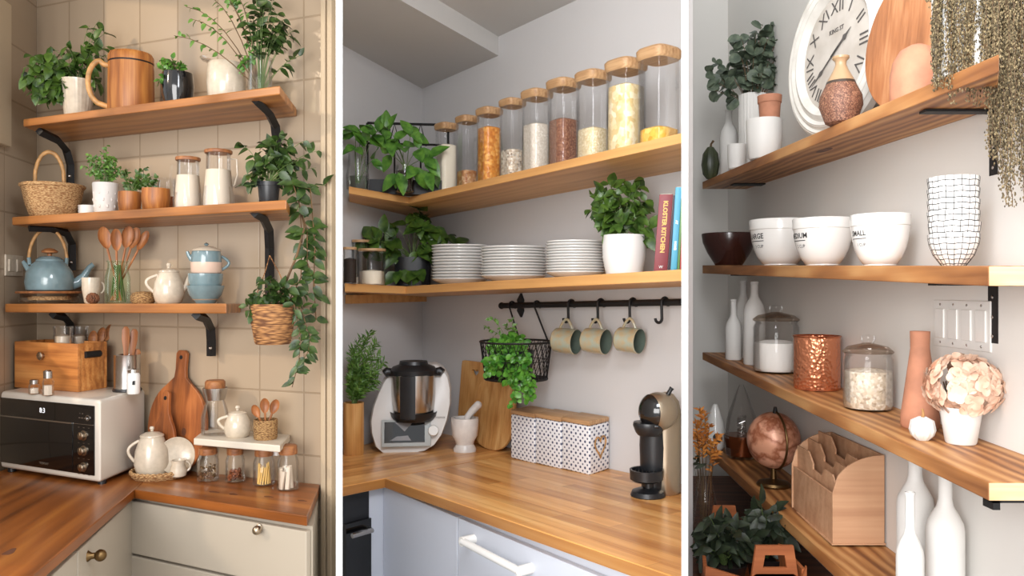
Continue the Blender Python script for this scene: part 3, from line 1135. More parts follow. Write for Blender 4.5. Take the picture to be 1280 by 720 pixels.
sp = T3.spot(147, .42)
H = sp.h(326)
t = thing('utensil_jar', 'clear glass jar with green stems in water holding wooden spoons on the lowest oak shelf', 'jar', sp)
sp.mb().vessel([(15, 0), (16.5, 2), (16.5, H * .6), (13, H * .85), (13, H - 2), (14.2, H - 1.5), (14.2, H)], .9).build('glass_jar', M['glass_green'], t)
st = sp.mb()
for i in range(22):
    a = rnd(0, 2 * PI)
    st.tube([(4 * math.cos(a), 4 * math.sin(a), H * .9), (rnd(2, 11) * math.cos(a), rnd(2, 11) * math.sin(a), rnd(2, 14))], .6, 5)
st.build('green_stems', M['stem_green'], t)


def spoon(sp, foot, head, hw, hh, m, yaw=0):
    """wooden spoon from foot to head point (px units), round bowl at the head"""
    b = sp.mb()
    foot, head = Vector(foot), Vector(head)
    d = (head - foot).normalized()
    b.tube([foot, head - d * hh], [1.2, 1.5], 8)
    ax = Vector((0, 1, 0)).cross(d).normalized()
    R = Matrix((ax, d.cross(ax), d)).transposed().to_4x4()
    b.M = Matrix.Translation(head) @ R @ Matrix.Rotation(yaw, 4, 'Z')
    vs, fs, n = [], [], 20
    for r_, y_ in ((0, 1.8), (.5, 1.2), (.85, .2), (1, -.9), (1, -1.8), (.82, -.5), (.45, .7), (0, 1.0)):
        for i in range(n):
            a = 2 * PI * i / n
            k = 1 - .22 * max(0, -math.sin(a))
            vs.append((hw * r_ * math.cos(a) * k, y_, hh * r_ * math.sin(a)))
    for j in range(7):
        for i in range(n):
            fs.append((j * n + i, j * n + (i + 1) % n, (j + 1) * n + (i + 1) % n, (j + 1) * n + i))
    b.add(vs, fs)
    return b.build('wooden_spoon', m)


for i, (hx, hy_, w_, lab) in enumerate(((-17, 298, 8.5, 'leftmost wooden spoon, leaning left'), (-2, 300, 7.5, 'second wooden spoon from the left, upright'), (13, 296, 8, 'third wooden spoon from the left, broad'),
                                 (22, 297, 7.5, 'fourth wooden spoon from the left, behind its neighbours'), (34, 300, 6, 'rightmost wooden spoon, leaning far right'))):
    o = spoon(sp, (-hx * .25, (i - 2) * 2, 4), (hx * .95, -4 + 2 * i, sp.h(hy_)), w_, 14, M['wood_dark'], .15 * (2 - i))
    solo(o, sp, lab + ' in the jar of green stems', 'spoon', 'wooden spoons in the stem jar')

sp = T3.spot(179, .4)
b = sp.mb().lathe([(0, 0), (13, 0), (16, 4), (16.5, 9), (14, 13), (9, 15), (0, 15.5)], 48, fn=lambda a, z: 1 + .015 * math.cos(z * 3))
solo(b.build('woven_pouf', M['seagrass']), sp, 'low round woven seagrass basket between the spoon jar and white teapot', 'basket')


def teapot(sp, H, r, m, lab, grp=None, hside=-1, spout=True, knob_m=None, hr=1.0):
    t = thing('teapot', lab, 'teapot', sp, grp)
    sp.mb().lathe([(0, 0), (r * .72, 0), (r * .85, 2), (r, H * .28), (r * .92, H * .58), (r * .66, H * .86), (r * .6, H * .9), (0, H * .9)], 40).build('body', m, t)
    sp.mb().lathe([(0, H * .9 - .5), (r * .68, H * .9 - .5), (r * .66, H * .92), (r * .4, H * .975), (0, H)], 32).build('lid', m, t)
    sp.mb().lathe([(0, H), (2, H), (2, H + 1.5), (3.4, H + 3.5), (2.4, H + 6), (0, H + 6.5)], 16).build('lid_knob', knob_m or m, t)
    c = hside * r * .82
    sp.mb().tube([(hside * r * .7, 0, H * .80)] + [Vector((c + hside * r * hr * .62 * math.sin(PI * q / 10), 0, H * (.78 - .5 * q / 10) + 3 * math.sin(PI * q / 10))) for q in range(11)] + [(hside * r * .9, 0, H * .24)], 2.0, 10).build('handle', m, t)
    if spout:
        s_ = -hside
        sp.mb().tube([(s_ * r * .85, 0, H * .38), (s_ * r * 1.12, 0, H * .52), (s_ * r * 1.26, 0, H * .74), (s_ * r * 1.42, 0, H * .82)], [4.5, 3.6, 2.6, 2.3], 12).build('spout', m, t)
    return t


sp = T3.spot(211, .45)
teapot(sp, sp.h(335), 20, M['cream'], 'white teapot with a looped handle on the lowest oak shelf', hr=.95)

sp = T3.spot(257, .45)
H0 = sp.h(357)
t = thing('serving_bowl', 'larger dusty blue bowl at the bottom of the stack on the lowest oak shelf', 'bowl', sp)
t['category'] = 'bowl'
sp.mb().vessel([(12, 0), (13, 1.5), (21, H0 * .5), (24.5, H0)], 1.6, 40).build('outside', M['blue_glaze'], t)
sp.mb().lathe([(12.2, -.02), (12.2, 2.6), (18, 6)], 40).build('white_foot', M['cream'], t)
H1 = sp.h(342)
s2 = Spot(257, sp.Y, sp.loc.z + sp.s * (H0 - 1))
o = s2.mb().vessel([(17, 0), (20, 1), (22, 7), (22.5, H1 - H0 + 1)], 1.6, 40).build('serving_bowl', M['blue_glaze'])
solo(o, s2, 'smaller dusty blue bowl stacked under the two tone teapot', 'bowl')
s3 = Spot(258, sp.Y, sp.loc.z + sp.s * (H1 + .3))
H = s3.h(314)
t = thing('two_tone_teapot', 'small teapot with blue and blush bands on top of the blue bowls', 'teapot', s3)
s3.mb().lathe([(0, 0), (18, 0), (19.5, 2), (20, H * .5), (0, H * .5)], 40).build('lower_body', M['pink_band'], t)
s3.mb().lathe([(0, H * .5), (19.6, H * .5), (19.3, H * .8), (18, H), (0, H)], 40).build('upper_body', M['blue_glaze'], t)
s3.mb().lathe([(0, H), (19.5, H), (18, H + 2), (8, H + 6), (0, H + 7)], 40).build('lid', M['cream'], t)
s3.mb().lathe([(0, H + 7), (1.8, H + 7), (3.4, H + 9), (0, H + 11)], 16).build('lid_knob', M['blue_glaze'], t)
s3.mb().tube([Vector((19 + 9.5 * math.sin(PI * q / 10), 0, H * (.78 - .62 * q / 10))) for q in range(11)], 1.9, 10).build('handle', M['blue_glaze'], t)
s3.mb().tube([(-18, 0, H * .6), (-22, 0, H * .8), (-24, 0, H * .98)], [3.4, 2.6, 2], 10).build('spout', M['blue_glaze'], t)

# ------------------------------------------------------------------ left bay, worktop
# microwave oven
A, B = Vector((-1.626, 2.54, 0)), Vector((-1.203, 2.336, 0))
zb = TC.z(2.45) + .0
rz = ang(A, B)
t = thing('microwave_oven', 'white microwave oven with black glass front standing on the oak worktop', 'microwave', (B.x, B.y, zb), rz=rz)
Lw = (B - A).length
R2 = Matrix.Rotation(-rz, 4, 'Z')
dv = R2 @ Vector((.013, .262, 0))
Hm = .243
zf = .012
mb = MB().prism([(-Lw, 0), (0, 0), (dv.x, dv.y), (dv.x - Lw, dv.y)], zf, zf + Hm)
mb.build('body', M['trim_paint'] if 0 else mat('warm_white_enamel', (206, 198, 186), .3, coat=.3), t, bevel=.012, seg=3)
for x_, y_ in ((-Lw + .03, .02), (-.03, .03), (dv.x - .05, dv.y - .03), (dv.x - Lw + .05, dv.y - .03)):
    MB().lathe([(0, 0), (.012, 0), (.012, zf + .002), (0, zf + .002)], 12, c=(x_, y_, 0)).build('foot', M['black_plastic'], t)
xr = -.022
xp = -.115
MB().box(((-Lw + .008 + xr) / 2, -.0005, zf + .122), (Lw - .008 + xr, .006, .205)).build('front_panel', M['black_gloss'], t, bevel=.002)
d_ = MB().box(((-Lw + .01 + xp) / 2, -.004, zf + .094), (Lw - .01 + xp, .004, .142)).build('door', M['black_gloss'], t, bevel=.001)
MB().box(((-Lw + .01 + xp) / 2, -.006, zf + .168), (Lw - .01 + xp, .006, .004)).build('door_trim', M['steel'], d_)
MB().box(((xr + xp) / 2, -.004, zf + .168), (xp * -1 + xr - .004, .003, .0015)).build('trim_line', M['steel'], t)
for z_, r_ in ((.135, .0125), (.09, .0125), (.042, .0118)):
    k = MB()
    k.M = Matrix.Translation((-.066, -.003, zf + z_)) @ Matrix.Rotation(PI / 2, 4, 'X')
    k.lathe([(0, 0), (r_ * 1.2, 0), (r_ * 1.2, .003), (r_, .004), (r_ * .92, .013), (r_ * .7, .015), (0, .015)], 28)
    k.box((0, r_ * .4, .0155), (.0025, r_ * .8, .001))
    k.build('knob', M['nickel'], t)
k = MB()
k.M = Matrix.Translation((-.046, -.003, zf + .188)) @ Matrix.Rotation(PI / 2, 4, 'X')
k.lathe([(.006, .004), (.0085, .004), (.0085, 0), (.006, 0), (.006, .004)], 20)
k.build('dial_ring', M['steel'], t)
bt = MB()
for i in range(4):
    bt.box((-.085 + .012 * i, -.0036, zf + .186), (.007, .001, .003))
    if i < 2:
        bt.box((-.083 + .012 * i, -.0036, zf + .199), (.003, .001, .002))
for z_ in (.112, .066, .02, .158):
    for q in (-.088, -.066, -.044):
        bt.box((q, -.0036, zf + z_), (.007, .001, .0015))
bt.build('button_marks', M['steel'], t)
em, nt, b_ = nodes('display_digits')
b_.inputs['Emission Color'].default_value = (.8, .85, .9, 1)
b_.inputs['Emission Strength'].default_value = .5
lettering('8:3', .022, em, t, Matrix.Translation((-.255, -.0042, zf + .196)) @ FACE, name='display')
lettering('TREMNAY', .010, M['steel'], d_, Matrix.Translation((-.245, -.0062, zf + .036)) @ FACE, bold=.0002)
mw_top = zb + zf + Hm

# wooden crate on the microwave
fl2, fr2, br2 = Vector((*xy(18, 2.64), 0)), Vector((*xy(97, 2.51), 0)), Vector((*xy(134, 2.63), 0))
rz = ang(fl2, fr2)
R2 = Matrix.Rotation(-rz, 4, 'Z')
Lw = (fr2 - fl2).length
dv = R2 @ (br2 - fr2)
Hc = .152
t = thing('wooden_crate', 'open honey wood box with a knob and hand hole on top of the microwave', 'box', (fr2.x, fr2.y, mw_top), rz=rz)
e = .012
P4 = [Vector((-Lw, 0, 0)), Vector((0, 0, 0)), dv, dv + Vector((-Lw, 0, 0))]


def plank(p, q, inn, z0, z1):
    inn = inn.normalized() * e
    return MB().prism([(p.x, p.y), (q.x, q.y), (q.x + inn.x, q.y + inn.y), (p.x + inn.x, p.y + inn.y)], z0, z1)


M['crate_wood'] = wood('crate_pine', (214, 152, 88), (190, 122, 62), (142, 82, 38), .45, 2.2, .8, axis=0)
plank(P4[0], P4[1], Vector((0, 1, 0)), 0, Hc).build('front_board', M['crate_wood'], t, bevel=.002)
plank(P4[3], P4[2], Vector((0, -1, 0)), 0, Hc).build('back_board', M['crate_wood'], t, bevel=.002)
w_ = dv.normalized() * .013
plank(P4[0] + w_, P4[3] - w_, Vector((1, 0, 0)), 0, Hc).build('side_board', M['crate_wood'], t, bevel=.002)
sd = plank(P4[1] + w_, P4[2] - w_, Vector((-1, 0, 0)), 0, Hc).build('side_board', M['crate_wood'], t, bevel=.002)
MB().prism([(p.x * .97 - .003, p.y * .9 + .008) for p in P4], .002, .01).build('bottom_board', M['crate_wood'], t)
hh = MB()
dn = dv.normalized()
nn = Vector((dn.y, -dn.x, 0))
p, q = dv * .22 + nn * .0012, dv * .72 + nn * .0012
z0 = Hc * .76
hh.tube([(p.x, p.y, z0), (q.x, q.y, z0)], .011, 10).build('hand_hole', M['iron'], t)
k = MB().lathe([(0, 0), (.006, 0), (.006, .006), (.013, .009), (.013, .014), (.008, .018), (0, .019)], 24)
for v in range(len(k.v)):
    x, y, z = k.v[v]
    k.v[v] = (x - Lw * .53, -z, y + Hc * .72)
k.build('knob', M['nickel'], t)
cen = (fl2 + br2) / 2


def inside(px, fy, f=1):
    Y = cen.y + fy
    return Spot(px, Y, mw_top + .012)


for px, fy, r, top, lab in ((79, -.03, 13, 408, 'left of two clear glass bowls inside the wooden box'), (97, .035, 14, 408, 'right of two clear glass bowls inside the wooden box')):
    sp = inside(px, fy)
    H = sp.h(top)
    t = thing('glass_bowl', lab, 'bowl', sp, 'glass bowls in the wooden box')
    sp.mb().vessel([(r * .8, 0), (r * .9, 2), (r * .95, H - 5), (r, H - 1.5), (r, H)], .9).build('bowl', M['glass'], t)
    sp.mb().lathe([(0, 1), (r * .8, 1), (r * .85, H - 12), (0, H - 9)], 24).build('contents', M['cream'], t)
for i, (px, fy, tx, ty, lab) in enumerate(((112, .02, 4, 424, 'leftmost wooden spoon lying in the wooden box'), (114, .03, 12, 420, 'middle wooden spoon lying in the wooden box'), (116, .04, 19, 416, 'rightmost wooden spoon rising from the wooden box'))):
    sp = inside(px, fy)
    solo(spoon(sp, (-3, 0, 3), (tx, 0, sp.h(ty)), 6, 11, M['wood_lid'], .3 * i), sp, lab, 'spoon', 'wooden spoons in the wooden box')

for px, py, top, lab in ((43, 487, 472, 'shorter glass salt shaker in front of the wooden box'), (60, 488, 459, 'taller glass pepper shaker in front of the wooden box')):
    Y = 2.475 - (px - 43) * .0022
    sp = Spot(px, Y, mw_top)
    H = sp.h(top) * .9
    t = thing('shaker', lab, 'shaker', sp, 'glass shakers on the microwave')
    sp.mb().vessel([(7.4, 0), (7.8, 1), (7.6, H * .55), (5.5, H * .7)], .8, 8).build('glass_body', M['glass'], t)
    sp.mb().lathe([(0, 1), (6.8, 1), (6.8, H * .4), (0, H * .4)], 8).build('salt', M['milk'], t)
    sp.mb().lathe([(0, H * .68), (6, H * .68), (6.2, H * .95), (4, H), (0, H)], 20).build('cap', M['steel'], t)

sp = Spot(159, 2.545, mw_top)
H = sp.h(443)
t = thing('utensil_holder', 'brushed steel utensil cylinder on a black base on top of the microwave', 'utensil holder', sp)
sp.mb().lathe([(0, 0), (18.5, 0), (19, 2), (18, 4), (0, 4)], 36).build('base', M['black_plastic'], t)
sp.mb().vessel([(17, 4), (17, H * .5), (17, H - 1), (17.5, H)], .9, 36).build('cylinder', M['steel'], t)
for i, (tx, top, lab) in enumerate(((-6, 409, 'left wooden spatula, upright'), (8, 412, 'middle wooden spatula, leaning right'), (13, 437, 'right short wooden spatula, barely rising'))):
    b = sp.mb()
    d = Vector((tx * .55 + 3, 0, sp.h(top) - 6)).normalized()
    b.M = Matrix.Translation((tx * .25, -3 + 4 * i, 7)) @ Matrix.Rotation(math.atan2(d.x, d.z), 4, 'Y')
    L = sp.h(top) - 6
    pl = [(-2.2, 0), (2.2, 0), (3.2, L * .6), (5.2, L * .8), (4.6, L * .95), (2, L), (-2, L), (-4.6, L * .95), (-5.2, L * .8), (-3.2, L * .6)]
    b.slab(pl, -1.2, 1.2)
    o = b.build('spatula', M['wood_dark'], bevel=sp.s * .5)
    solo(o, sp, lab + ' in the steel cylinder', 'spatula', 'wooden spatulas in the steel cylinder')
sp = Spot(167, 2.475, mw_top)
H = sp.h(460)
t = thing('small_jar', 'little white lidded jar in front of the steel utensil cylinder', 'jar', sp)
sp.mb().lathe([(0, 0), (7.5, 0), (8.5, 1.5), (8.5, H * .72), (7, H * .82), (0, H * .82)], 28).build('body', M['white_glaze'], t)
sp.mb().lathe([(0, H * .82), (7.6, H * .82), (7.6, H * .95), (0, H)], 28).build('lid', M['steel'], t)
lab_ = MB(sp.s)
lab_.M = Matrix.Translation((0, -8.6, H * .45))
lab_.box((0, 0, 0), (3, .4, 5)).build('mark', M['iron'], t)

# paddle boards leaning on the tiles
def paddle(name, lab, px, Y, ybot, ytop, w, neck_y, neck_w, m, lean, knot=None, grp=None):
    sp = Spot(px, Y, TC.z(Y))
    b = sp.mb()
    hb, hn, ht = 0, sp.by - neck_y, sp.by - ytop
    ry = (hn - hb) / 2
    pts = []
    for i in range(40):
        a = -PI / 2 + 2 * PI * i / 40
        x, z = w * math.cos(a), ry + ry * math.sin(a)
        if z > hn - 6 and abs(x) < neck_w * 2.2:
            continue
        pts.append((x, z))
    i0 = max(range(len(pts)), key=lambda i: (pts[i][0] > 0) * pts[i][1])
    pts = pts[:i0 + 1] + [(neck_w * 1.15, hn + 4), (neck_w, hn + 14), (neck_w * 1.05, ht - 4), (neck_w * .6, ht), (-neck_w * .6, ht), (-neck_w * 1.05, ht - 4), (-neck_w, hn + 14), (-neck_w * 1.15, hn + 4)] + pts[i0 + 1:]
    b.M = Matrix.Rotation(lean, 4, 'X')
    b.slab(pts, -2.5, 2.5)
    t = thing(name, lab, 'cutting board', sp, grp, rz=ang(xy(100, WL(100)), xy(300, WL(300))))
    b.build('board', m, t, bevel=sp.s * .9, smooth=False)
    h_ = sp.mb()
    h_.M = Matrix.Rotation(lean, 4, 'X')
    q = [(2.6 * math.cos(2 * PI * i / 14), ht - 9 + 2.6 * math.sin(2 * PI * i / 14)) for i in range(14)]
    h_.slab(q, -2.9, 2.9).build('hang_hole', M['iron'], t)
    if knot:
        k_ = sp.mb()
        k_.M = Matrix.Rotation(lean, 4, 'X')
        k_.slab([(knot[0] + 4 * math.cos(2 * PI * i / 16), knot[1] + 5 * math.sin(2 * PI * i / 16)) for i in range(16)], -2.8, 0).build('knot', M['walnut_table'], t)
    return t


M['board_wood'] = wood('acacia_board', (176, 106, 56), (146, 82, 40), (98, 52, 24), .45, 2.2, 1.0, axis=2)
paddle('paddle_board', 'large round paddle cutting board with a handle leaning on the tiles', 218, 2.525, 586, 438, 52, 476, 9, M['board_wood'], -.10, (14, 52))
paddle('paddle_board', 'smaller narrow dark paddle board leaning in front of the large round one', 203, 2.50, 590, 489, 21, 520, 6, M['board_wood'], -.08)

# wicker tray with tea things
sp = TC.at(199, 596)
t = thing('wicker_tray', 'shallow round wicker tray under the worktop teapot', 'tray', sp)
sp.mb().vessel([(31, 0), (34, 3), (36, 8)], 2.2, 60, fn=lambda a, z: 1 + .02 * math.cos(a * 30)).build('tray', M['wicker'], t)
tw = sp.mb()
for k in range(2):
    tw.tube([Vector(((35.5 + .8 * math.cos(a * 15 + k * PI)) * math.cos(a), (35.5 + .8 * math.cos(a * 15 + k * PI)) * math.sin(a), 8 + 1.3 * math.sin(a * 15 + k * PI))) for a in [2 * PI * i / 120 for i in range(120)]], 1.7, 6, True)
tw.build('braided_rim', M['wicker'], t)
zt = sp.loc.z + 2.4 * sp.s
s2 = Spot(190, sp.Y, zt)
teapot(s2, s2.h(539), 23, M['cream'], 'tall white teapot standing on the wicker tray', hr=.75, spout=False)
s3 = Spot(221, sp.Y + .012, zt)
b = s3.mb()
b.M = Matrix.Rotation(-.16, 4, 'X') @ Matrix.Rotation(PI / 2, 4, 'X')
b.M = Matrix.Translation((0, 0, 23)) @ b.M
b.lathe([(0, 0), (10, 0), (19, 2), (22.5, 4.5), (23, 4.2), (19, 1), (10, -1.2), (0, -1.2)], 48)
solo(b.build('saucer', M['cream']), s3, 'white saucer propped upright behind the small creamer', 'saucer')
s4 = Spot(223, sp.Y - .028, zt)
H = s4.h(575)
t = thing('creamer', 'tiny white creamer jug with a handle on the wicker tray', 'jug', s4)
s4.mb().vessel([(7, 0), (10, 2), (11, H * .4), (8, H * .75), (9.5, H)], 1.2, 32).build('jug', M['cream'], t)
s4.mb().tube(arc(9, H * .6, 6, H * .28, 85, -85, 10), 1.3).build('handle', M['cream'], t)

# small white shelf
M['shelf_cream'] = mat('cream_shelf_paint', (204, 195, 180), .4)
SS = Ledge(lambda x: .915 * WL(x), WL, 382, -.388)
poly = [xy(242, SS.front(242)), xy(350, SS.front(350)), xy(363, WL(363) - .004), xy(258, WL(258) - .004)]
t = tag(board('small_shelf', poly, SS.z, .02, M['shelf_cream'], xy(242, SS.front(242)), xy(350, SS.front(350))), 'short white wall shelf above the cork topped jars', 'shelf')
o = MB()
panel(o, xy(356, WL(356)), xy(361, WL(361)), SS.z(WL(356)) - .055, SS.z(WL(356)) - .021, .05, .004)
tag(o.build('shelf_bracket', M['white_paint'], smooth=False), 'small white bracket at the right end of the short white shelf', 'bracket')

sp = SS.spot(269, .45)
H = sp.h(475)
t = thing('carafe', 'glass carafe with a metal collar and wooden stopper on the short white shelf', 'carafe', sp)
sp.mb().vessel([(16, 0), (18, 2), (18, H * .35), (12, H * .62), (12.5, H * .68)], .9, 36).build('glass_body', M['glass'], t)
sp.mb().vessel([(12.5, H * .64), (16, H * .84), (16.2, H * .86)], .8, 36).build('collar', M['steel'], t)
sp.mb().lathe([(0, H * .8), (12, H * .8), (13, H * .85), (13, H - 2), (11, H), (0, H)], 32).build('stopper', M['wood_lid'], t)
sp = SS.spot(297, .42)
teapot(sp, sp.h(513), 17.5, M['cream'], 'small white teapot on the short white shelf', hr=.9, spout=False)
sp = SS.spot(332, .42)
H = sp.h(524)
t = thing('woven_cup', 'small woven seagrass pot of wooden spoons on the short white shelf', 'basket', sp)
sp.mb().vessel([(14, 0), (15, 2), (15.5, H - 2), (15, H)], 1.6, 48).build('pot', M['seagrass'], t)
for i, (hx, hy_, w_, hh_, lab) in enumerate(((-12, 513, 5.2, 8.5, 'left round wooden spoon'), (-1, 507, 6.2, 9.5, 'middle round wooden spoon'), (11, 509, 6, 9.5, 'right round wooden spoon'))):
    solo(spoon(sp, (-hx * .2, 0, 4), (hx, -2 + 2 * i, sp.h(hy_)), w_, hh_, M['wood_dark'], 0), sp, lab + ' in the woven seagrass pot', 'spoon', 'wooden spoons in the seagrass pot')

M['herbs'] = speckle('dried_herbs', [(120, 84, 48), (70, 50, 26), (150, 116, 70)], 160)
M['pasta'] = mat('pasta', (224, 184, 104), .6)
for i, (px, py, top, r, k, lab) in enumerate(((260, 601, 559, 14, .45, 'leftmost cork topped jar, holding dried herbs'), (294, 602, 559, 12.5, .35, 'second cork topped jar, holding brown dried fruit'),
                                          (330, 606, 560, 14, .6, 'third cork topped jar, holding pasta sticks'), (360, 612, 556, 14, .55, 'rightmost and tallest cork topped jar, holding pale candles'))):
    sp = TC.at(px, py)
    H = sp.h(top)
    t = thing('cork_jar', lab, 'jar', sp, 'cork topped jars on the worktop')
    sp.mb().vessel([(r * .85, 0), (r, 2), (r, H * .62), (r * .78, H * .78), (r * .78, H * .82)], .8, 32).build('glass_body', M['glass'], t)
    sp.mb().lathe([(0, H * .8), (r * .84, H * .8), (r * .86, H * .84), (r * .82, H - 1), (r * .7, H), (0, H)], 28).build('lid', M['wood_lid'], t)
    f = sp.mb()
    if i < 2:
        for q in range(70):
            a, rr, z = rnd(0, 2 * PI), r * .78 * math.sqrt(random.random()), rnd(2.5, H * k)
            if i == 0:
                p = Vector((rr * math.cos(a), rr * math.sin(a), z))
                f.tube([p, p + Vector((rnd(-2, 2), rnd(-2, 2), rnd(-1, 3))), p + Vector((rnd(-3, 3), rnd(-3, 3), rnd(0, 2)))], .7, 4)
            else:
                f.ball((rr * math.cos(a), rr * math.sin(a), z), (rnd(1.6, 2.6), rnd(1.6, 2.6), rnd(1, 2)), 7, 5)
        o = f.build('dried_contents', M['herbs'] if i == 0 else mat('dried_fruit', (138, 74, 34), .6, var=.4), t)
    else:
        n_ = 14 if i == 2 else 5
        for q in range(n_):
            a = 2 * PI * q / n_
            rr = r * (.55 if i == 2 else .5)
            w_ = 1.1 if i == 2 else 3.0
            f.tube([(rr * math.cos(a) + (0 if i == 2 else -3), rr * math.sin(a), 2), (rr * .8 * math.cos(a + .5) + (0 if i == 2 else -3), rr * .8 * math.sin(a + .5), H * k - rnd(0, 8))], w_, 7)
        f.build('pasta' if i == 2 else 'candles', M['pasta'] if i == 2 else M['milk'], t)

# ================================================================== MIDDLE BAY
WM = lambda x: 3.6 * 658 / (x + 130)            # wall with the rail
LM = lambda x: 3.6 * 522 / (1050 - x)           # short wall left of the corner
SM = lambda x: .84 * WM(x)
U = Ledge(SM, WM, 397, .468)
LO = Ledge(SM, WM, 397, .1225)
cA, cB = xy(481, 2.493), xy(787, 1.643)
CM = Ledge(SM, WM, 397, -.501)
RL = Ledge(SM, WM, 397, .0455)
rzM = ang(xy(528, WM(528)), xy(852, WM(852)))
corner = xy(528, 3.6)


def wpx(px, Y, a):
    """metres per unit along a direction turned by a, seen at px"""
    return Y * Y / (1000 * (math.cos(a) * Y - (px - 640) / 1000 * Y * math.sin(a)))


class WSpot(Spot):
    """a standing place whose x axis follows a wall"""
    def __init__(self, px, Y, z, a):
        super().__init__(px, Y, z)
        self.rz, self.sx = a, wpx(px, Y, a)

    def mb(self):
        return MB(self.sx, self.s, self.s)


wall('wall_corner_right', corner, xy(852.5, WM(852.5)), M['mid_wall'])
wall('wall_corner_left', xy(425, LM(425)), corner, M['mid_wall'], d=-.02)
w623 = xy(623, WM(623))
dE = (-.2445, -.436)
eD = cross2(w623, dE, (0, 0), (-.2125, 1))
SO = Ledge(SM, WM, 397, 1.03)
UC = Ledge(SM, WM, 397, 1.105)
structure(MB().prism([corner, w623, eD, xy(425, LM(425))], lambda x, y: SO.z(y), lambda x, y: SO.z(y) + .12).build('ceiling_soffit', M['mid_soffit'], smooth=False))
structure(MB().prism([w623, xy(852, WM(852)), (.212 * 1.3, 1.3), (-.212 * 1.3, 1.3), eD], lambda x, y: UC.z(y), lambda x, y: UC.z(y) + .06).build('ceiling', M['mid_soffit'], smooth=False))

# shelves: each an L of two boards
for led, th, ic, lf_, lab in ((U, .026, 511, 436, 'upper corner shelf of pale beech carrying the glass canisters'), (LO, .030, 507, 431, 'lower corner shelf of pale beech carrying the plate stacks')):
    s0, s1 = xy(ic, SM(ic)), clip_px(xy(511, SM(511)), xy(840, SM(840)), 853)
    l0 = xy(lf_, 2.85)
    t = thing('corner_shelf', lab, 'shelf', (s0[0], s0[1], led.z(s0[1])), 'beech corner shelves')
    n_ = 6
    b1 = MB().prism([s0, s1, (clip_px(corner, xy(852, WM(852)), 853)), corner], lambda x, y: led.z(y) - th, lambda x, y: led.z(y))
    b2 = MB().prism([l0, s0, corner, (xy(lf_, LM(lf_))[0] + .003, xy(lf_, LM(lf_))[1] - .003)], lambda x, y: led.z(y) - th, lambda x, y: led.z(y))
    for b, p, q in ((b1, s0, s1), (b2, l0, s0)):
        a = ang(p, q)
        o = b.build('board', M['shelf_mid'], t, bevel=.002, smooth=False)
        off = t.location
        R_ = Matrix.Rotation(-a, 4, 'Z')
        for v in o.data.vertices:
            v.co = R_ @ (v.co - off)
        o.rotation_euler = (0, 0, a)
b = MB()
panel(b, xy(431, LM(431)), xy(526, LM(526)), LO.z(3.2) - .064, LO.z(3.2) - .030, .03, .002)
tag(b.build('shelf_batten', M['shelf_mid'], smooth=False), 'wooden batten fixed to the wall under the left arm of the lower corner shelf', 'batten')

# worktop: two boards meeting in the corner
lA, lB = xy(429, 2.374), cA
wl_end = cross2(lA, (lB[0] - lA[0], lB[1] - lA[1]), corner, (xy(852, WM(852))[0] - corner[0], xy(852, WM(852))[1] - corner[1]))
cE = clip_px(cA, cB, 852.6)
wE = xy(852.6, WM(852.6))
tag(board('worktop', [cA, cE, wE, (wl_end[0], wl_end[1] - .004)], CM.z, .030, M['block'], cA, cE), 'long butcher block worktop under the polka dot canisters and coffee machine', 'worktop', 'butcher block worktops')
lC = clip_px(lA, lB, 427.4)
llw = xy(427.6, LM(427.6))
tag(board('worktop', [lC, (cA[0] - .0015, cA[1] - .0015), (wl_end[0] - .002, wl_end[1] - .006), corner, llw], CM.z, .030, M['block'], lA, lB), 'short butcher block worktop in the corner under the food processor', 'worktop', 'butcher block worktops')
# cabinets
M['cab_white'] = mat('white_cabinet', (198, 202, 212), .35)
A, B = back_off(cA, cE, .03)
lA2, lB2 = back_off(lC, cA, .03)
ci = cross2(A, (B[0] - A[0], B[1] - A[1]), lA2, (lB2[0] - lA2[0], lB2[1] - lA2[1]))
t = thing('base_cabinet', 'white base cabinet with a long bar handle under the butcher block', 'cabinet', (ci[0], ci[1], 0))
n = norm2(A, B)
zt = lambda x, y: CM.z(y) - .034
sub(MB().prism([ci, clip_px(ci, B, 851), clip_px((ci[0] - n.x * .5, ci[1] - n.y * .5), (B[0] - n.x * .5, B[1] - n.y * .5), 851), (ci[0] - n.x * .5, ci[1] - n.y * .5)], .08, zt), 'body', M['cab_white'], t)
s1 = along(ci, B, .36)
for i, (a, b) in enumerate(((.004, .358), (.362, .99))):
    dd = sub(panel(MB(), along(ci, clip_px(ci, B, 851), a), along(ci, clip_px(ci, B, 851), b), .1, CM.z(2.3) - .04, .018, .001), 'door', M['cab_white'], t, bevel=.002)
    if i == 1:
        pA, pB = P(600, 672, clip_px(A, B, 600)[1]), P(672, 708, clip_px(A, B, 672)[1])
        nn_ = Vector((n.x, n.y, 0))
        hm = MB()
        a1, b1 = pA + nn_ * .055, pB + nn_ * .055
        hm.tube([a1 + Vector((0, 0, 0)), b1], .010, 10)
        for q in (pA, pB):
            hm.tube([q, q + nn_ * .018, q + nn_ * .06], [.017, .013, .013], 10)
        sub(hm, 'handle', M['white_glaze'], dd, smooth=True)
t = thing('oven', 'dark built in oven below the short corner worktop', 'oven', (lA2[0], lA2[1], 0))
f0 = clip_px(lA2, lB2, 461)
nl = norm2(lA2, lB2)
e0 = clip_px(lA2, lB2, 428.5)
sub(MB().prism([f0, e0, clip_px((f0[0] - nl.x * .45, f0[1] - nl.y * .45), (e0[0] - nl.x * .45, e0[1] - nl.y * .45), 428.5), (f0[0] - nl.x * .45, f0[1] - nl.y * .45)], .08, zt), 'body', M['black_plastic'], t)
sub(panel(MB(), along(f0, e0, .03), e0, .12, CM.z(2.4) - .12, .015, .001), 'door', M['black_gloss'], t)
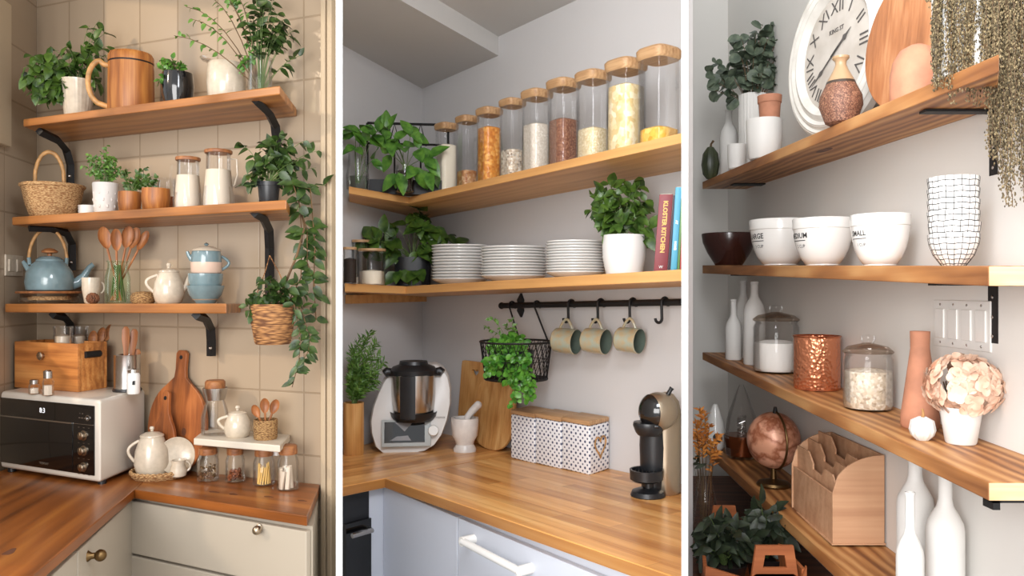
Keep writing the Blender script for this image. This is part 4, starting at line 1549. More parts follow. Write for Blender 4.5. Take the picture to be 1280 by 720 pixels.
hq = [Vector((*along(f0, e0, q), CM.z(2.4) - .15)) + Vector((nl.x, nl.y, 0)) * d for q, d in ((.15, .01), (.2, .04), (.95, .04))]
sub(MB().tube(hq, .008, 8), 'handle', M['steel'], t, smooth=True)
t = MB().prism([along(f0, ci, .02), ci, (ci[0] - nl.x * .04, ci[1] - nl.y * .04), (f0[0] - nl.x * .04, f0[1] - nl.y * .04)], .0, zt).build('filler_panel', M['cab_white'], smooth=False)
tag(t, 'white filler panel between the dark oven and the white cabinet', 'panel')

# ------------------------------------------------------------------ upper shelf things
sp = Spot(510, 3.06, U.z(3.06))
t = thing('wire_rack', 'black metal rack with slanted struts at the back of the upper shelf corner', 'rack', sp)
H = sp.h(153)
w2 = 51
yd = 10
sp.mb().box((0, yd, 9), (2 * w2 - 4, 1.5, 18)).box((0, -yd, 9), (2 * w2 - 4, 1.5, 18)).box((-w2 + 3, 0, 9), (1.5, 2 * yd, 18)).box((w2 - 3, 0, 9), (1.5, 2 * yd, 18)).box((0, 0, 1), (2 * w2 - 4, 2 * yd, 2)).build('tray', M['iron'], t)
fr_ = sp.mb()
fr_.tube([(-w2, yd, H), (w2, yd, H)], 1.7, 6).tube([(-w2, yd, H * .72), (w2, yd, H * .72)], 1.5, 6)
for x in (-w2, w2):
    fr_.tube([(x, yd, 0), (x, yd, H)], 1.7, 6)
for x in (-17, 16):
    fr_.tube([(x - 7, yd, H * .7), (x, yd, H), (x + 7, yd, H * .7)], 1.3, 6)
    fr_.tube([(x, yd, 4), (x, yd, H * .7)], 1.3, 6)
fr_.build('frame', M['iron'], t)

sp = Spot(447, 2.965, U.z(2.965))
H = sp.h(192)
t = thing('potted_pothos', 'pothos cutting in a clear glass jar at the left end of the upper shelf', 'plant', sp)
sp.mb().vessel([(11, 0), (14, 3), (15, H * .4), (12, H * .75), (12, H)], .8).build('glass_jar', M['glass'], t)
sp.mb().lathe([(0, 1), (12.5, 3), (13.5, H * .38), (0, H * .38)]).build('water', M['glass_green'], t)
greens(sp, t, (0, 0, 10), [(-3, -6, H + 28), (4, -2, H + 34), (18, -4, H + 22), (22, -6, H - 6), (-4, -10, H + 8), (10, -8, H + 10), (26, -6, H + 30)], M['leaf_bright'], M['stem_green'], per=3, L=24, W=14, start=.75, jitter=.3, droop=.4)
sp = Spot(506, 3.005, U.z(3.005))
H = 34
t = thing('potted_pothos', 'pothos in a small glass pot in front of the black metal rack', 'plant', sp)
sp.mb().vessel([(10, 0), (12, 2), (12, H)], .8).build('glass_pot', M['glass'], t)
sp.mb().lathe([(0, 1), (10.8, 2), (10.8, H * .8), (0, H * .8)]).build('soil', M['soil'], t)
greens(sp, t, (0, 0, H - 4), [(-36, -6, H + 42), (-22, -8, H + 14), (-24, -10, H + 46), (-2, -10, H + 24), (-10, -14, H - 14), (20, -8, H + 22), (32, -8, H + 10), (34, -10, H - 8), (8, -12, H + 38), (14, -14, H - 4), (-16, -12, H + 32)], M['leaf_bright'], M['stem_green'], per=3, L=25, W=15, start=.75, jitter=.3, droop=.5)


def superr(a, n):
    return (abs(math.cos(a)) ** n + abs(math.sin(a)) ** n) ** (-1 / n)


FILL = {
    'flour': mat('flour', (240, 228, 206), .9),
    'nuts': speckle('mixed_nuts', [(200, 150, 100), (160, 100, 56), (224, 190, 150)], 110),
    'granola': speckle('corn_flakes', [(228, 150, 60), (200, 116, 40), (244, 186, 100)], 110),
    'oats': speckle('muesli', [(230, 214, 190), (180, 156, 130), (240, 230, 214), (120, 96, 76)], 150),
    'rice': speckle('white_rice', [(226, 214, 198), (206, 192, 174), (238, 230, 218)], 300),
    'lentils': speckle('brown_lentils', [(140, 92, 68), (110, 66, 48), (168, 122, 94)], 260),
    'couscous': speckle('pale_grain', [(226, 208, 170), (206, 184, 140), (238, 226, 198)], 240),
    'spirals': speckle('dry_noodles', [(236, 214, 166), (214, 184, 126), (246, 232, 200)], 75),
    'macaroni': speckle('yellow_macaroni', [(236, 186, 76), (214, 156, 48), (246, 210, 120)], 75),
}
cans = [(545, 571, 155, 180, 'flour', 'of white flour, leftmost of the row'),
        (571, 597, 146, 212, 'nuts', 'with a shallow layer of mixed nuts'),
        (597, 626, 136, 158, 'granola', 'filled high with orange corn flakes'),
        (626, 655, 125, 186, 'oats', 'holding pale muesli at the bottom'),
        (654, 688, 114, 154, 'rice', 'half filled with fine white rice'),
        (686, 723, 101, 148, 'lentils', 'half filled with brown lentils'),
        (722, 761, 91, 159, 'couscous', 'holding a layer of pale grain left of the tall noodle canister'),
        (760, 805, 77, 105, 'spirals', 'filled to the lid with dry noodles'),
        (800, 847, 62, 158, 'macaroni', 'with a shallow heap of yellow macaroni')]
for x0, x1, top, fy, kind, lab in cans:
    px = (x0 + x1) / 2
    sp = U.spot(px, .34)
    sp.rz = rzM
    H = sp.h(top)
    r = (x1 - x0) / 2
    fn = lambda a, z: superr(a, 4)
    t = thing('glass_canister', 'glass canister ' + lab, 'canister', sp, 'glass canisters on the upper shelf')
    lh = r * .62
    sp.mb().vessel([(r * .86, 0), (r * .93, 1.5), (r * .93, H - lh)], .8, 40, fn=fn).build('glass_body', M['glass_thin'], t)
    sp.mb().lathe([(0, H - lh), (r * .9, H - lh), (r, H - lh * .8), (r * 1.02, H - lh * .2), (r * .92, H), (0, H)], 40, fn=fn).build('lid', M['lid_pale'], t)
    fz = sp.h(fy)
    cl = math.sin
    sp.mb().lathe([(0, 1.2), (r * .84, 1.2), (r * .84, fz - r * .22), (r * .6, fz - r * .1), (0, fz)], 40, fn=lambda a, z: superr(a, 4) * (1 + .02 * math.sin(5 * a + z))).build('filling', FILL[kind], t)

# ------------------------------------------------------------------ lower shelf things
for px, Y, r, top, fy, m_, lab in ((437.5, 2.88, 8.5, 309, 322, 'soil', 'glass jar of dark coffee at the left end of the lower corner shelf'), (465, 3.03, 17, 311, 337, 'flour', 'wide glass jar of pale flour with a flat wooden lid on the lower corner shelf'),
                                   (451, 3.08, 11, 300, 345, 'rice', 'glass jar with a wooden lid behind the wide flour jar')):
    sp = Spot(px, Y, LO.z(Y))
    H = sp.h(top)
    t = thing('storage_jar', lab, 'jar', sp, 'glass jars on the lower shelf')
    sp.mb().vessel([(r * .92, 0), (r, 2), (r, H - 3)], .8, 36).build('glass_body', M['glass'], t)
    sp.mb().lathe([(0, H - 3), (r * 1.03, H - 3), (r * 1.03, H), (0, H)], 36).build('lid', M['lid_pale'], t)
    fz = sp.h(fy)
    sp.mb().lathe([(0, 1.2), (r * .92, 1.2), (r * .92, fz - 2), (0, fz)], 32).build('filling', M['soil'] if m_ == 'soil' else FILL[m_], t)
sp = Spot(516, 3.24, LO.z(3.24))
H = sp.h(322)
t = thing('potted_pothos', 'large green pothos in a dark smoked glass pot on the lower corner shelf', 'plant', sp)
sp.mb().vessel([(20, 0), (22, 2), (23, H)], 1.4, fn=lambda a, z: superr(a, 4)).build('pot', M['black_plastic'], t)
sp.mb().lathe([(0, H - 3), (21, H - 3)]).build('soil', M['soil'], t)
tp = cloud(-2, H + 26, 42, 40, 18, ry=12, cy=-16, low=-.5) + [(-62, -46, H + 12), (-54, -42, H + 22), (-40, -34, H + 2), (-48, -40, H + 34), (-20, -26, H - 22), (6, -26, H - 22), (52, -6, H + 4), (58, -8, H + 16), (46, -8, H + 28), (10, -6, H + 62), (16, 0, H + 54), (24, -14, H + 20), (-28, -16, H + 22)]
greens(sp, t, (0, 0, H - 4), tp, M['leaf'], M['stem_green'], per=3, L=24, W=15, start=.72, jitter=.3, droop=.5)

ORD = ['bottom', 'second', 'third', 'fourth', 'fifth', 'sixth', 'seventh', 'eighth', 'ninth', 'tenth', 'eleventh', 'top']
for px, w, top, n_, lab, hi in ((575, 71, 307, 12, 'leftmost stack', 3.5), (642, 82, 309, 11, 'middle stack', 3.4), (719, 74, 302, 12, 'rightmost stack', 3.4)):
    sp = LO.spot(px, .42)
    R = w / 2
    H = sp.h(top)
    step = (H - 9) / (n_ - 1)
    proto = None
    for k in range(n_):
        if proto is None:
            proto = o = sp.mb().lathe([(0, 0), (R * .55, 0), (R * .58, .6), (R * .62, 1.2), (R * .9, 5.5), (R * 1.0, 8.2), (R * 1.0, 9.2), (R * .9, 7.4), (R * .64, 3), (0, 2.4)], 48).build('plate', M['white_glaze'])
        else:
            o = proto.copy()
            COL.objects.link(o)
        o.location = sp.loc + Vector((sp.s * rnd(-.4, .4), sp.s * rnd(-.4, .4), sp.s * (step * k)))
        o.rotation_euler = (0, 0, sp.rz)
        nm = ORD[k] if k < n_ - 1 else 'top'
        tag(o, '%s white plate counted upward in the %s of plates' % (nm, lab), 'plate', 'stacked white plates')

sp = LO.spot(780, .40)
H = sp.h(294)
t = thing('potted_plant', 'dense leafy plant in a rounded white pot beside the cookbooks', 'plant', sp)
sp.mb().vessel([(20, 0), (23, 2), (27, H * .45), (27.5, H * .75), (26.5, H)], 1.8, 40).build('pot', M['white_glaze'], t)
sp.mb().lathe([(0, H - 3), (25, H - 3)]).build('soil', M['soil'], t)
tp = cloud(-6, H + 34, 40, 34, 30, ry=18, low=-.8) + [(-44, -8, H + 32), (-40, -8, H + 52), (14, 0, H + 70), (20, -6, H + 62), (34, -10, H + 10), (32, -10, H - 4), (-20, 0, H + 66), (30, -6, H + 44)]
greens(sp, t, (0, 0, H - 4), tp, M['leaf'], M['stem_green'], per=6, L=18, W=12, start=.45, jitter=.45)

# cookbooks
bm_ = {'maroon': mat('maroon_cloth', (128, 52, 58), .5), 'navy': mat('dark_cover', (44, 38, 52), .5), 'teal': mat('sky_blue_cover', (78, 156, 186), .45), 'green': mat('green_cover', (86, 128, 70), .5),
       'red': mat('red_cover', (186, 62, 62), .5), 'page': mat('paper_pages', (226, 214, 194), .8), 'gold': mat('yellow_lettering', (226, 178, 92), .5), 'wh': mat('white_lettering', (226, 234, 236), .5)}
for x0, x1, top, col, lean, lab in ((817, 834, 243, 'maroon', .075, 'maroon cookbook with yellow lettering down its spine'), (834.6, 837.4, 244, 'navy', .075, 'very thin dark book between the maroon and the blue cookbook'),
                                    (838, 846, 234, 'teal', .06, 'sky blue book right of the maroon cookbook'), (846.4, 849.4, 248, 'green', .055, 'thin green book at the right end of the lower corner shelf'),
                                    (849.7, 851.2, 270, 'red', .05, 'thin red book at the very right end of the row of cookbooks')):
    Y = LO.front(x0) + .035
    z = LO.z(Y)
    wm = Y / 1000 * math.cos(math.atan((x0 - 640) / 1000)) * (x1 - x0)
    q = xy((x0 + x1) / 2, Y)
    s_ = Y / 1000
    y_base = 362 - (z - CZ) / Y * 1000
    H = (y_base - top) * s_
    t = thing('cookbook', lab, 'book', (q[0], q[1], z), 'cookbooks on the lower shelf', rz=-math.atan(((x0 + x1) / 2 - 640) / 1000))
    D = .14
    mb = MB()
    mb.M = Matrix.Shear('XY', 4, (lean, 0)) if False else Matrix(((1, 0, lean, 0), (0, 1, 0, 0), (0, 0, 1, 0), (0, 0, 0, 1)))
    mb.box((0, D / 2, H / 2), (wm, D, H)).build('cover', bm_[col], t, bevel=.0015)
    pg = MB()
    pg.M = mb.M
    pg.box((0, D / 2 + .003, H / 2 + .0015), (max(wm - .006, .001), D, H - .001)).build('pages', bm_['page'], t)
    SH = mb.M
    if col == 'maroon':
        lettering('KLOSTER KITCHEN', H * .078, bm_['gold'], t, SH @ Matrix.Translation((0, -.0006, H * .58)) @ FACE @ Matrix.Rotation(-PI / 2, 4, 'Z'), bold=.0006)
        lettering('W', wm * .3, bm_['wh'], t, SH @ Matrix.Translation((0, -.0006, H * .06)) @ FACE)
    if col == 'teal':
        for zz, tx in ((.58, 'AT'), (.30, 'HOME')):
            lettering(tx, wm * .5, bm_['wh'], t, SH @ Matrix.Translation((0, -.0006, H * zz)) @ FACE @ Matrix.Rotation(-PI / 2, 4, 'Z'), bold=.0005)

# ------------------------------------------------------------------ rail
RY = lambda x: .975 * WM(x)


def rail_pt(px, dy=0, back=0):
    Y = RY(px)
    p = Vector((*xy(px, Y), RL.z(Y)))
    nM = norm2(corner, xy(852, WM(852)))
    return p - Vector((nM.x, nM.y, 0)) * back + Vector((0, 0, dy))


t = thing('hanging_rail', 'black iron wall rail for hooks under the lower corner shelf', 'rail', rail_pt(628))
sub(MB().tube([rail_pt(628), rail_pt(700), rail_pt(780), rail_pt(852.3)], .0105, 12).ball(rail_pt(627), .013, 10, 8), 'bar', M['iron'], t, smooth=True)
bkt = MB()
p = rail_pt(640)
nM = norm2(corner, xy(852, WM(852)))
bkt.tube([p, p - nM * .042], .011, 8)
q = p - nM * .044
bkt.tube([q + Vector((0, 0, .045)), q + Vector((0, 0, .02)), q, q + Vector((0, 0, -.02)), q + Vector((0, 0, -.045))], [.004, .017, .012, .017, .004], 8)
sub(bkt, 'wall_bracket', M['iron'], t, smooth=True)


def s_hook(px, drop, lab, side=1, r=.0032, lower=None):
    p = rail_pt(px)
    mb = MB()
    pts = []
    for i in range(9):
        a = math.radians(-60 + 240 * i / 8)
        pts.append(p + Vector((0, 0, .0)) + (nM * math.cos(a) * -1 + Vector((0, 0, 1)) * math.sin(a)) * .0155)
    pts = [p + (-nM) * .015 + Vector((0, 0, -.012))] + [p + (-nM * math.cos(math.radians(a)) + Vector((0, 0, math.sin(math.radians(a))))) * .0145 for a in range(0, 181, 20)]
    if lower is not None:
        pts.append(lower)
        pts.append(lower + Vector((0, 0, -.006)) - nM * .004)
    else:
        e = p + nM * .013 + Vector((0, 0, -drop + .014))
        pts.append(e)
        tx = Vector((math.cos(rzM), math.sin(rzM), 0)) * side
        c = e - tx * .013
        pts += [c + (tx * math.cos(math.radians(a)) + Vector((0, 0, math.sin(math.radians(a))))) * .013 for a in range(-20, -200, -20)]
    mb.tube(pts, r, 8)
    return tag(mb.build('s_hook', M['iron']), lab, 'hook', 'black hooks on the rail')


HN = [(714, 'black hook on the rail carrying the left hanging mug'), (751, 'black hook on the rail carrying the middle hanging mug'), (791, 'black hook on the rail carrying the right hanging mug'),
      (831, 'empty black hook at the right end of the rail')]
for px, lab in HN:
    s_hook(px, .062, lab, r=.0045)

M['mug_glaze'] = mat('speckled_green_glaze', (160, 168, 152), .25, c2=(184, 158, 118), scale=38, coat=.3)
M['mug_in'] = mat('dark_green_glaze', (96, 108, 98), .3)
for px, py, lab in ((707, 426, 'leftmost green glazed mug hanging from the rail'), (744, 426, 'middle green glazed mug hanging from the rail'), (786, 425, 'rightmost green glazed mug hanging from the rail')):
    Y = RY(px) - .03
    sp = free_spot(px, py, Y)
    t = thing('hanging_mug', lab, 'mug', sp, 'mugs hanging from the rail')
    ax = Vector((.86, -.50, -.06)).normalized()
    up = Vector((0, 0, 1))
    yv = (up - ax * up.dot(ax)).normalized()
    xv = yv.cross(ax)
    R = Matrix((xv, yv, ax)).transposed().to_4x4()
    L, r = 31, 16
    b = sp.mb()
    b.M = R
    b.lathe([(0, -L / 2), (r * .8, -L / 2), (r * .95, -L / 2 + 2.5), (r, 0), (r, L / 2 - .5), (r - .8, L / 2)], 36).build('body', M['mug_glaze'], t)
    b = sp.mb()
    b.M = R
    b.lathe([(0, -L / 2 + 2), (r * .88, -L / 2 + 3), (r - 1.2, 0), (r - .8, L / 2)], 36).build('inside', M['mug_in'], t)
    b = sp.mb()
    b.M = R
    b.tube([Vector((0, r - 1 + 12 * math.sin(PI * i / 10), -9 + 18 * i / 10)) for i in range(11)], 1.8, 8).build('handle', M['mug_glaze'], t)

# wire basket with parsley
sp = free_spot(645, 473, 2.79)
t = thing('wire_basket', 'round black wire basket hanging from the rail', 'basket', sp)
H = 46
r0, r1 = 39, 45
wr = sp.mb()
for z in (0, H * .5, H):
    r = r0 + (r1 - r0) * z / H
    wr.tube([Vector((r * math.cos(a), r * math.sin(a), z)) for a in [2 * PI * i / 48 for i in range(48)]], 1.4 if z != H * .5 else .5, 6, True)
wr.build('hoop', M['iron'], t)
ms = sp.mb()
for k in range(30):
    for s_ in (-1, 1):
        a0 = 2 * PI * k / 30
        ms.tube([(r0 * math.cos(a0), r0 * math.sin(a0), 0), ((r0 + r1) / 2 * math.cos(a0 + s_ * .2), (r0 + r1) / 2 * math.sin(a0 + s_ * .2), H / 2), (r1 * math.cos(a0 + s_ * .4), r1 * math.sin(a0 + s_ * .4), H)], .45, 4)
for k in range(-5, 6):
    x = k * 7
    y = math.sqrt(max(r0 * r0 - x * x, 0))
    ms.tube([(x, -y, 0), (x, y, 0)], .45, 4).tube([(-y, x, 0), (y, x, 0)], .45, 4)
ms.build('mesh', M['iron'], t)
basket_rim = [sp.loc + Matrix.Rotation(sp.rz, 3, 'Z') @ (Vector((x * sp.s * sp.c, y * sp.s * sp.c, (H + 1) * sp.s))) for x, y in ((4, 44), (40, 20))]
s_hook(640, 0, 'black hook on the rail holding the left side of the wire basket', lower=basket_rim[0])
s_hook(671, 0, 'black hook on the rail holding the right side of the wire basket', lower=basket_rim[1])
s2 = Spot(642, sp.Y, sp.loc.z + .004)
t = thing('potted_parsley', 'bright green parsley in a pot spilling over the front of the wire basket', 'plant', s2)
s2.mb().vessel([(22, 0), (26, 34)], 1.5).build('pot', M['black_plastic'], t)
s2.mb().lathe([(0, 32), (24.5, 32)]).build('soil', M['soil'], t)
tp = cloud(-8, 36, 30, 20, 36, ry=20, low=-.4) + cloud(-6, 16, 32, 22, 40, ry=8, cy=-44) + cloud(8, -14, 18, 24, 22, ry=6, cy=-46)
greens(s2, t, (0, -6, 32), tp, M['leaf_parsley'], M['stem_green'], per=10, L=7.5, W=6.5, shape=1, start=.45, stem_r=.45)
tp = [(-36, 0, 62), (-30, 2, 74), (-10, 0, 66), (-2, 4, 72), (2, 0, 60)]
greens(s2, t, (0, -4, 32), tp, M['leaf_herb'], M['stem_green'], per=9, L=6, W=3.5, shape=2, start=.5, stem_r=.35, leafname='sprigs')

# ------------------------------------------------------------------ worktop things
sp = Spot(442, 2.93, CM.z(2.93))
H = sp.h(503)
t = thing('rosemary_pot', 'bushy rosemary in a bamboo cup at the left end of the corner worktop', 'plant', sp)
sp.mb().vessel([(12.5, 0), (13, 2), (13, H)], 1.6).build('bamboo_cup', M['bamboo'], t)
sp.mb().lathe([(0, H - 3), (11.2, H - 3)]).build('soil', M['soil'], t)
tp = [(-12, 4, H + 44), (-6, -4, H + 62), (4, 2, H + 74), (10, -2, H + 80), (22, 0, H + 86), (28, -4, H + 74), (34, 0, H + 60), (36, -4, H + 44), (26, -6, H + 34), (14, -6, H + 42), (-2, -8, H + 32), (-14, -4, H + 24), (20, -4, H + 56), (30, -2, H + 28), (2, -6, H + 54), (-10, -2, H + 14), (10, -8, H + 26)]
tp += [(x + rnd(-5, 5), y + rnd(-4, 4), z + rnd(-12, 6)) for x, y, z in tp]
tp = [(max(x, -3), y, z) for x, y, z in tp]
greens(sp, t, (0, 0, H - 4), tp, M['leaf_herb'], M['stem_green'], per=34, L=10, W=1.9, shape=2, start=.2, stem_r=.5, droop=-.1, curl=.1)

# food processor
sp = Spot(515, 3.05, CM.z(3.05))
H = sp.h(455)
t = thing('food_processor', 'white food processor with a steel jug and touch screen in the worktop corner', 'food processor', sp)
out = [(-36, 0), (-46, 8), (-51, 22), (-52, 36), (-49, 52), (-43, 68), (-36, 82), (-28, 92), (-16, 97), (0, 98), (16, 100), (30, 101), (40, 97), (46, 88), (49, 74), (49, 56), (45, 36), (38, 20), (28, 8), (16, 2), (0, -.0)]
out = [(x, z * H / 101) for x, z in out]
b = sp.mb()
loops = []
for yy, k, dz in ((62, .80, 0), (58, .9, 0), (30, 1.0, 0), (2, 1.0, 0), (-6, .985, 0), (-9, .95, 0)):
    loops.append([(x * k, yy + (-14 if yy < 40 else 0) * (1 - z / H), H * .5 + (z - H * .5) * (k if z > H * .2 else 1)) for x, z in out])
n_ = len(out)
vs = [p for L_ in loops for p in L_]
fs = [(j * n_ + i, j * n_ + (i + 1) % n_, (j + 1) * n_ + (i + 1) % n_, (j + 1) * n_ + i) for j in range(len(loops) - 1) for i in range(n_)]
fs += [tuple(range(n_)), tuple(reversed(range((len(loops) - 1) * n_, len(loops) * n_)))]
b.add(vs, fs).build('body', mat('white_plastic', (214, 210, 206), .35), t, angle=50)
z0 = sp.h(520)
b = sp.mb()
b.M = Matrix.Translation((2, -12, z0))
b.lathe([(0, -3), (24, -3), (28, 2), (29.5, 8), (28.5, 8), (26, 3), (0, 1)], 40).build('cradle', M['black_plastic'], t)
jug = sp.mb()
jug.M = Matrix.Translation((2, -15, z0))
j = jug.lathe([(0, 0), (22, 0), (25, 4), (27, 30), (27, 54), (0, 54)], 48).build('jug', M['steel'], t)
hb = sp.mb()
hb.M = Matrix.Translation((2, -15, z0))
hb.add([((27.8 * math.cos(a)), 27.8 * math.sin(a), z) for z in (1, 54) for a in [math.radians(q) for q in range(238, 275, 6)]] + [((31 * math.cos(a)), 31 * math.sin(a), z) for z in (3, 54) for a in [math.radians(q) for q in range(238, 275, 6)]],
       [(i, i + 1, 7 + i + 1, 7 + i) for i in range(6)] + [(14 + i, 21 + i, 21 + i + 1, 14 + i + 1) for i in range(6)] + [(0, 7, 21, 14), (6, 20, 27, 13)] + [(i, 14 + i, 15 + i, i + 1) for i in range(6)] + [(7 + i, 8 + i, 22 + i, 21 + i) for i in range(6)])
hb.build('handle', M['black_plastic'], j)
b = sp.mb()
b.M = Matrix.Translation((2, -13, z0 + 54))
b.lathe([(0, -1), (28.5, -1), (29, 5), (26, 9), (18, 12), (17, 16), (0, 17)], 40).build('lid', M['black_plastic'], t)
for s_ in (-1, 1):
    a_ = sp.mb()
    a_.M = Matrix.Translation((2, -13, z0 + 54))
    a_.tube([(s_ * 26, 0, 2), (s_ * 33, -1, 3), (s_ * 36, -2, 1)], [5, 6, 5], 10).build('locking_arm', M['black_plastic'], t)
sc_ = sp.mb()
tilt = Matrix.Rotation(-.28, 4, 'X')
sc_.M = Matrix.Translation((-7, -24, sp.h(537))) @ tilt
sc_.box((0, 0, 0), (60, 3, 33))
scr = sc_.build('screen_frame', mat('silver_plastic', (176, 182, 182), .3), t, bevel=.003)
b = sp.mb()
b.M = Matrix.Translation((-7, -25.8, sp.h(537) + .5)) @ tilt
b.box((-2, 0, 1), (49, 1, 25)).build('touch_screen', M['black_gloss'], scr)
b = sp.mb()
b.M = Matrix.Translation((-7, -26.5, sp.h(537) + .5)) @ tilt
b.add([(-14, 0, 13), (-2, 0, 2), (8, 0, 13), (-20, 0, -9), (-12, 0, -4), (2, 0, -3), (6, 0, -9)], [(0, 1, 2), (3, 4, 5, 6)]).build('screen_picture', mat('screen_grey', (120, 118, 120), .4), scr)
k = sp.mb()
k.M = Matrix.Translation((26, -24, sp.h(535))) @ Matrix.Rotation(PI / 2 - .28, 4, 'X')
k.lathe([(0, 0), (6.5, 0), (6.5, 3), (5.8, 4), (0, 4)], 28).build('dial', M['white_glaze'], t)
lettering('thermomix', 4.2 * sp.s, mat('grey_print', (120, 116, 112), .5), t, Matrix.Translation((31 * sp.s, -19.5 * sp.s, sp.h(519) * sp.s)) @ tilt @ FACE)

# chopping boards leaning on the wall
Y = 3.16
sp = WSpot(596, Y + .03, CM.z(Y + .03), rzM)
H = sp.h(453)
t = thing('chopping_board', 'rectangular bamboo chopping board with a heart cut out leaning on the wall', 'cutting board', sp)
b = sp.mb()
b.M = Matrix.Rotation(-.09, 4, 'X')
w2 = 25
heart = [(1.0 * 16 * math.sin(a) ** 3, 13 * math.cos(a) - 5 * math.cos(2 * a) - 2 * math.cos(3 * a) - math.cos(4 * a)) for a in [2 * PI * i / 36 for i in range(36)]]
hx, hz_ = -7, H - 14
inner = [(hx + x * .27, hz_ + z * .33) for x, z in heart]
outer = []
rc = 7
for i in range(36):
    x, z = inner[i]
    dx, dz = x - hx, (z - hz_) * .7
    L_ = max(abs(dx) / (w2 - hx if dx > 0 else w2 + hx), (dz / (H - hz_)) if dz > 0 else (-dz / hz_), 1e-4)
    outer.append((min(max(hx + dx / L_, -w2), w2), min(max(hz_ + dz / L_, 0), H)))
for q in ((-w2, 0), (w2, 0), (-w2, H), (w2, H)):
    i = min(range(36), key=lambda i: (outer[i][0] - q[0]) ** 2 + (outer[i][1] - q[1]) ** 2)
    outer[i] = (q[0] * .985, q[1] if q[1] == 0 else q[1] - 1)
b.ring_slab(outer, inner, -2, 2)
b.build('board', M['bamboo'], t, smooth=False, bevel=.0012)
sp = WSpot(613, 3.04, CM.z(3.04), rzM)
H = sp.h(471)
b = sp.mb()
b.M = Matrix.Rotation(-.12, 4, 'X')
w2 = 25
pts = []
for i in range(48):
    a = 2 * PI * i / 48
    pts.append((w2 * math.copysign(abs(math.cos(a)) ** .8, math.cos(a)), H / 2 + H / 2 * math.copysign(abs(math.sin(a)) ** .8, math.sin(a))))
b.slab(pts, -2, 2)
M['bamboo_pale'] = wood('striped_bamboo', (226, 184, 124), (206, 154, 92), (168, 112, 58), .45, 2.4, .5, axis=2)
solo(b.build('chopping_board', M['bamboo_pale'], smooth=False, bevel=.002), sp, 'rounded bamboo chopping board leaning in front of the heart board', 'cutting board', rz=rzM)

sp = Spot(581, 3.0, CM.z(3.0))
H = sp.h(522)
t = thing('mortar', 'white marble mortar standing in front of the chopping boards', 'mortar', sp)
M['marble'] = mat('white_marble', (232, 226, 220), .3, c2=(206, 200, 196), scale=16)
sp.mb().vessel([(14, 0), (14.5, 3), (11, 9), (12, 13), (16, 20), (17.5, H - 3), (17, H)], 3, 40).build('mortar', M['marble'], t)
b = sp.mb()
b.tube([(-6, 0, 12), (4, 0, H + 2), (10, 0, H + 9), (16, 0, H + 15)], [5.5, 4.2, 4.8, 5], 14)
b.ball((16.5, 0, H + 15.5), 5.2)
solo(b.build('pestle', M['marble']), sp, 'white marble pestle leaning in the mortar', 'pestle')

# polka dot canisters
m, nt, bsdf = nodes('polka_dots')
N, Lk = nt.nodes, nt.links
tc = N.new('ShaderNodeTexCoord')
sp_ = N.new('ShaderNodeSeparateXYZ')
Lk.new(tc.outputs['Object'], sp_.inputs[0])
ad = N.new('ShaderNodeMath')
ad.operation = 'ADD'
Lk.new(sp_.outputs['X'], ad.inputs[0])
Lk.new(sp_.outputs['Y'], ad.inputs[1])
cb = N.new('ShaderNodeCombineXYZ')
Lk.new(ad.outputs[0], cb.inputs['X'])
Lk.new(sp_.outputs['Z'], cb.inputs['Y'])
last = None
for off in (0, .5):
    vm = N.new('ShaderNodeVectorMath')
    vm.operation = 'MULTIPLY_ADD'
    vm.inputs[1].default_value = (1 / .021, 1 / .021, 0)
    vm.inputs[2].default_value = (off + 50, off + 50, 0)
    Lk.new(cb.outputs[0], vm.inputs[0])
    fr_n = N.new('ShaderNodeVectorMath')
    fr_n.operation = 'FRACTION'
    Lk.new(vm.outputs[0], fr_n.inputs[0])
    ds = N.new('ShaderNodeVectorMath')
    ds.operation = 'DISTANCE'
    ds.inputs[1].default_value = (.5, .5, 0)
    Lk.new(fr_n.outputs[0], ds.inputs[0])
    lt = N.new('ShaderNodeMath')
    lt.operation = 'LESS_THAN'
    lt.inputs[1].default_value = .20 if off else .15
    Lk.new(ds.outputs['Value'], lt.inputs[0])
    if last:
        mx_ = N.new('ShaderNodeMath')
        mx_.operation = 'MAXIMUM'
        Lk.new(last.outputs[0], mx_.inputs[0])
        Lk.new(lt.outputs[0], mx_.inputs[1])
        lt = mx_
    last = lt
mc = N.new('ShaderNodeMix')
mc.data_type = 'RGBA'
mc.inputs[6].default_value = lin((232, 232, 236))
mc.inputs[7].default_value = lin((52, 62, 96))
Lk.new(last.outputs[0], mc.inputs[0])
Lk.new(mc.outputs[2], bsdf.inputs['Base Color'])
bsdf.inputs['Roughness'].default_value = .35
M['polka'] = m
pA, pB, pC = Vector((*xy(638, 2.847), 0)), Vector((*xy(737.5, 2.543), 0)), Vector((*xy(762, 2.64), 0))
dv_ = pC - pB
a_ = ang(pA, pB)
R2 = Matrix.Rotation(-a_, 4, 'Z')
Lw = (pB - pA).length
dl_ = R2 @ dv_
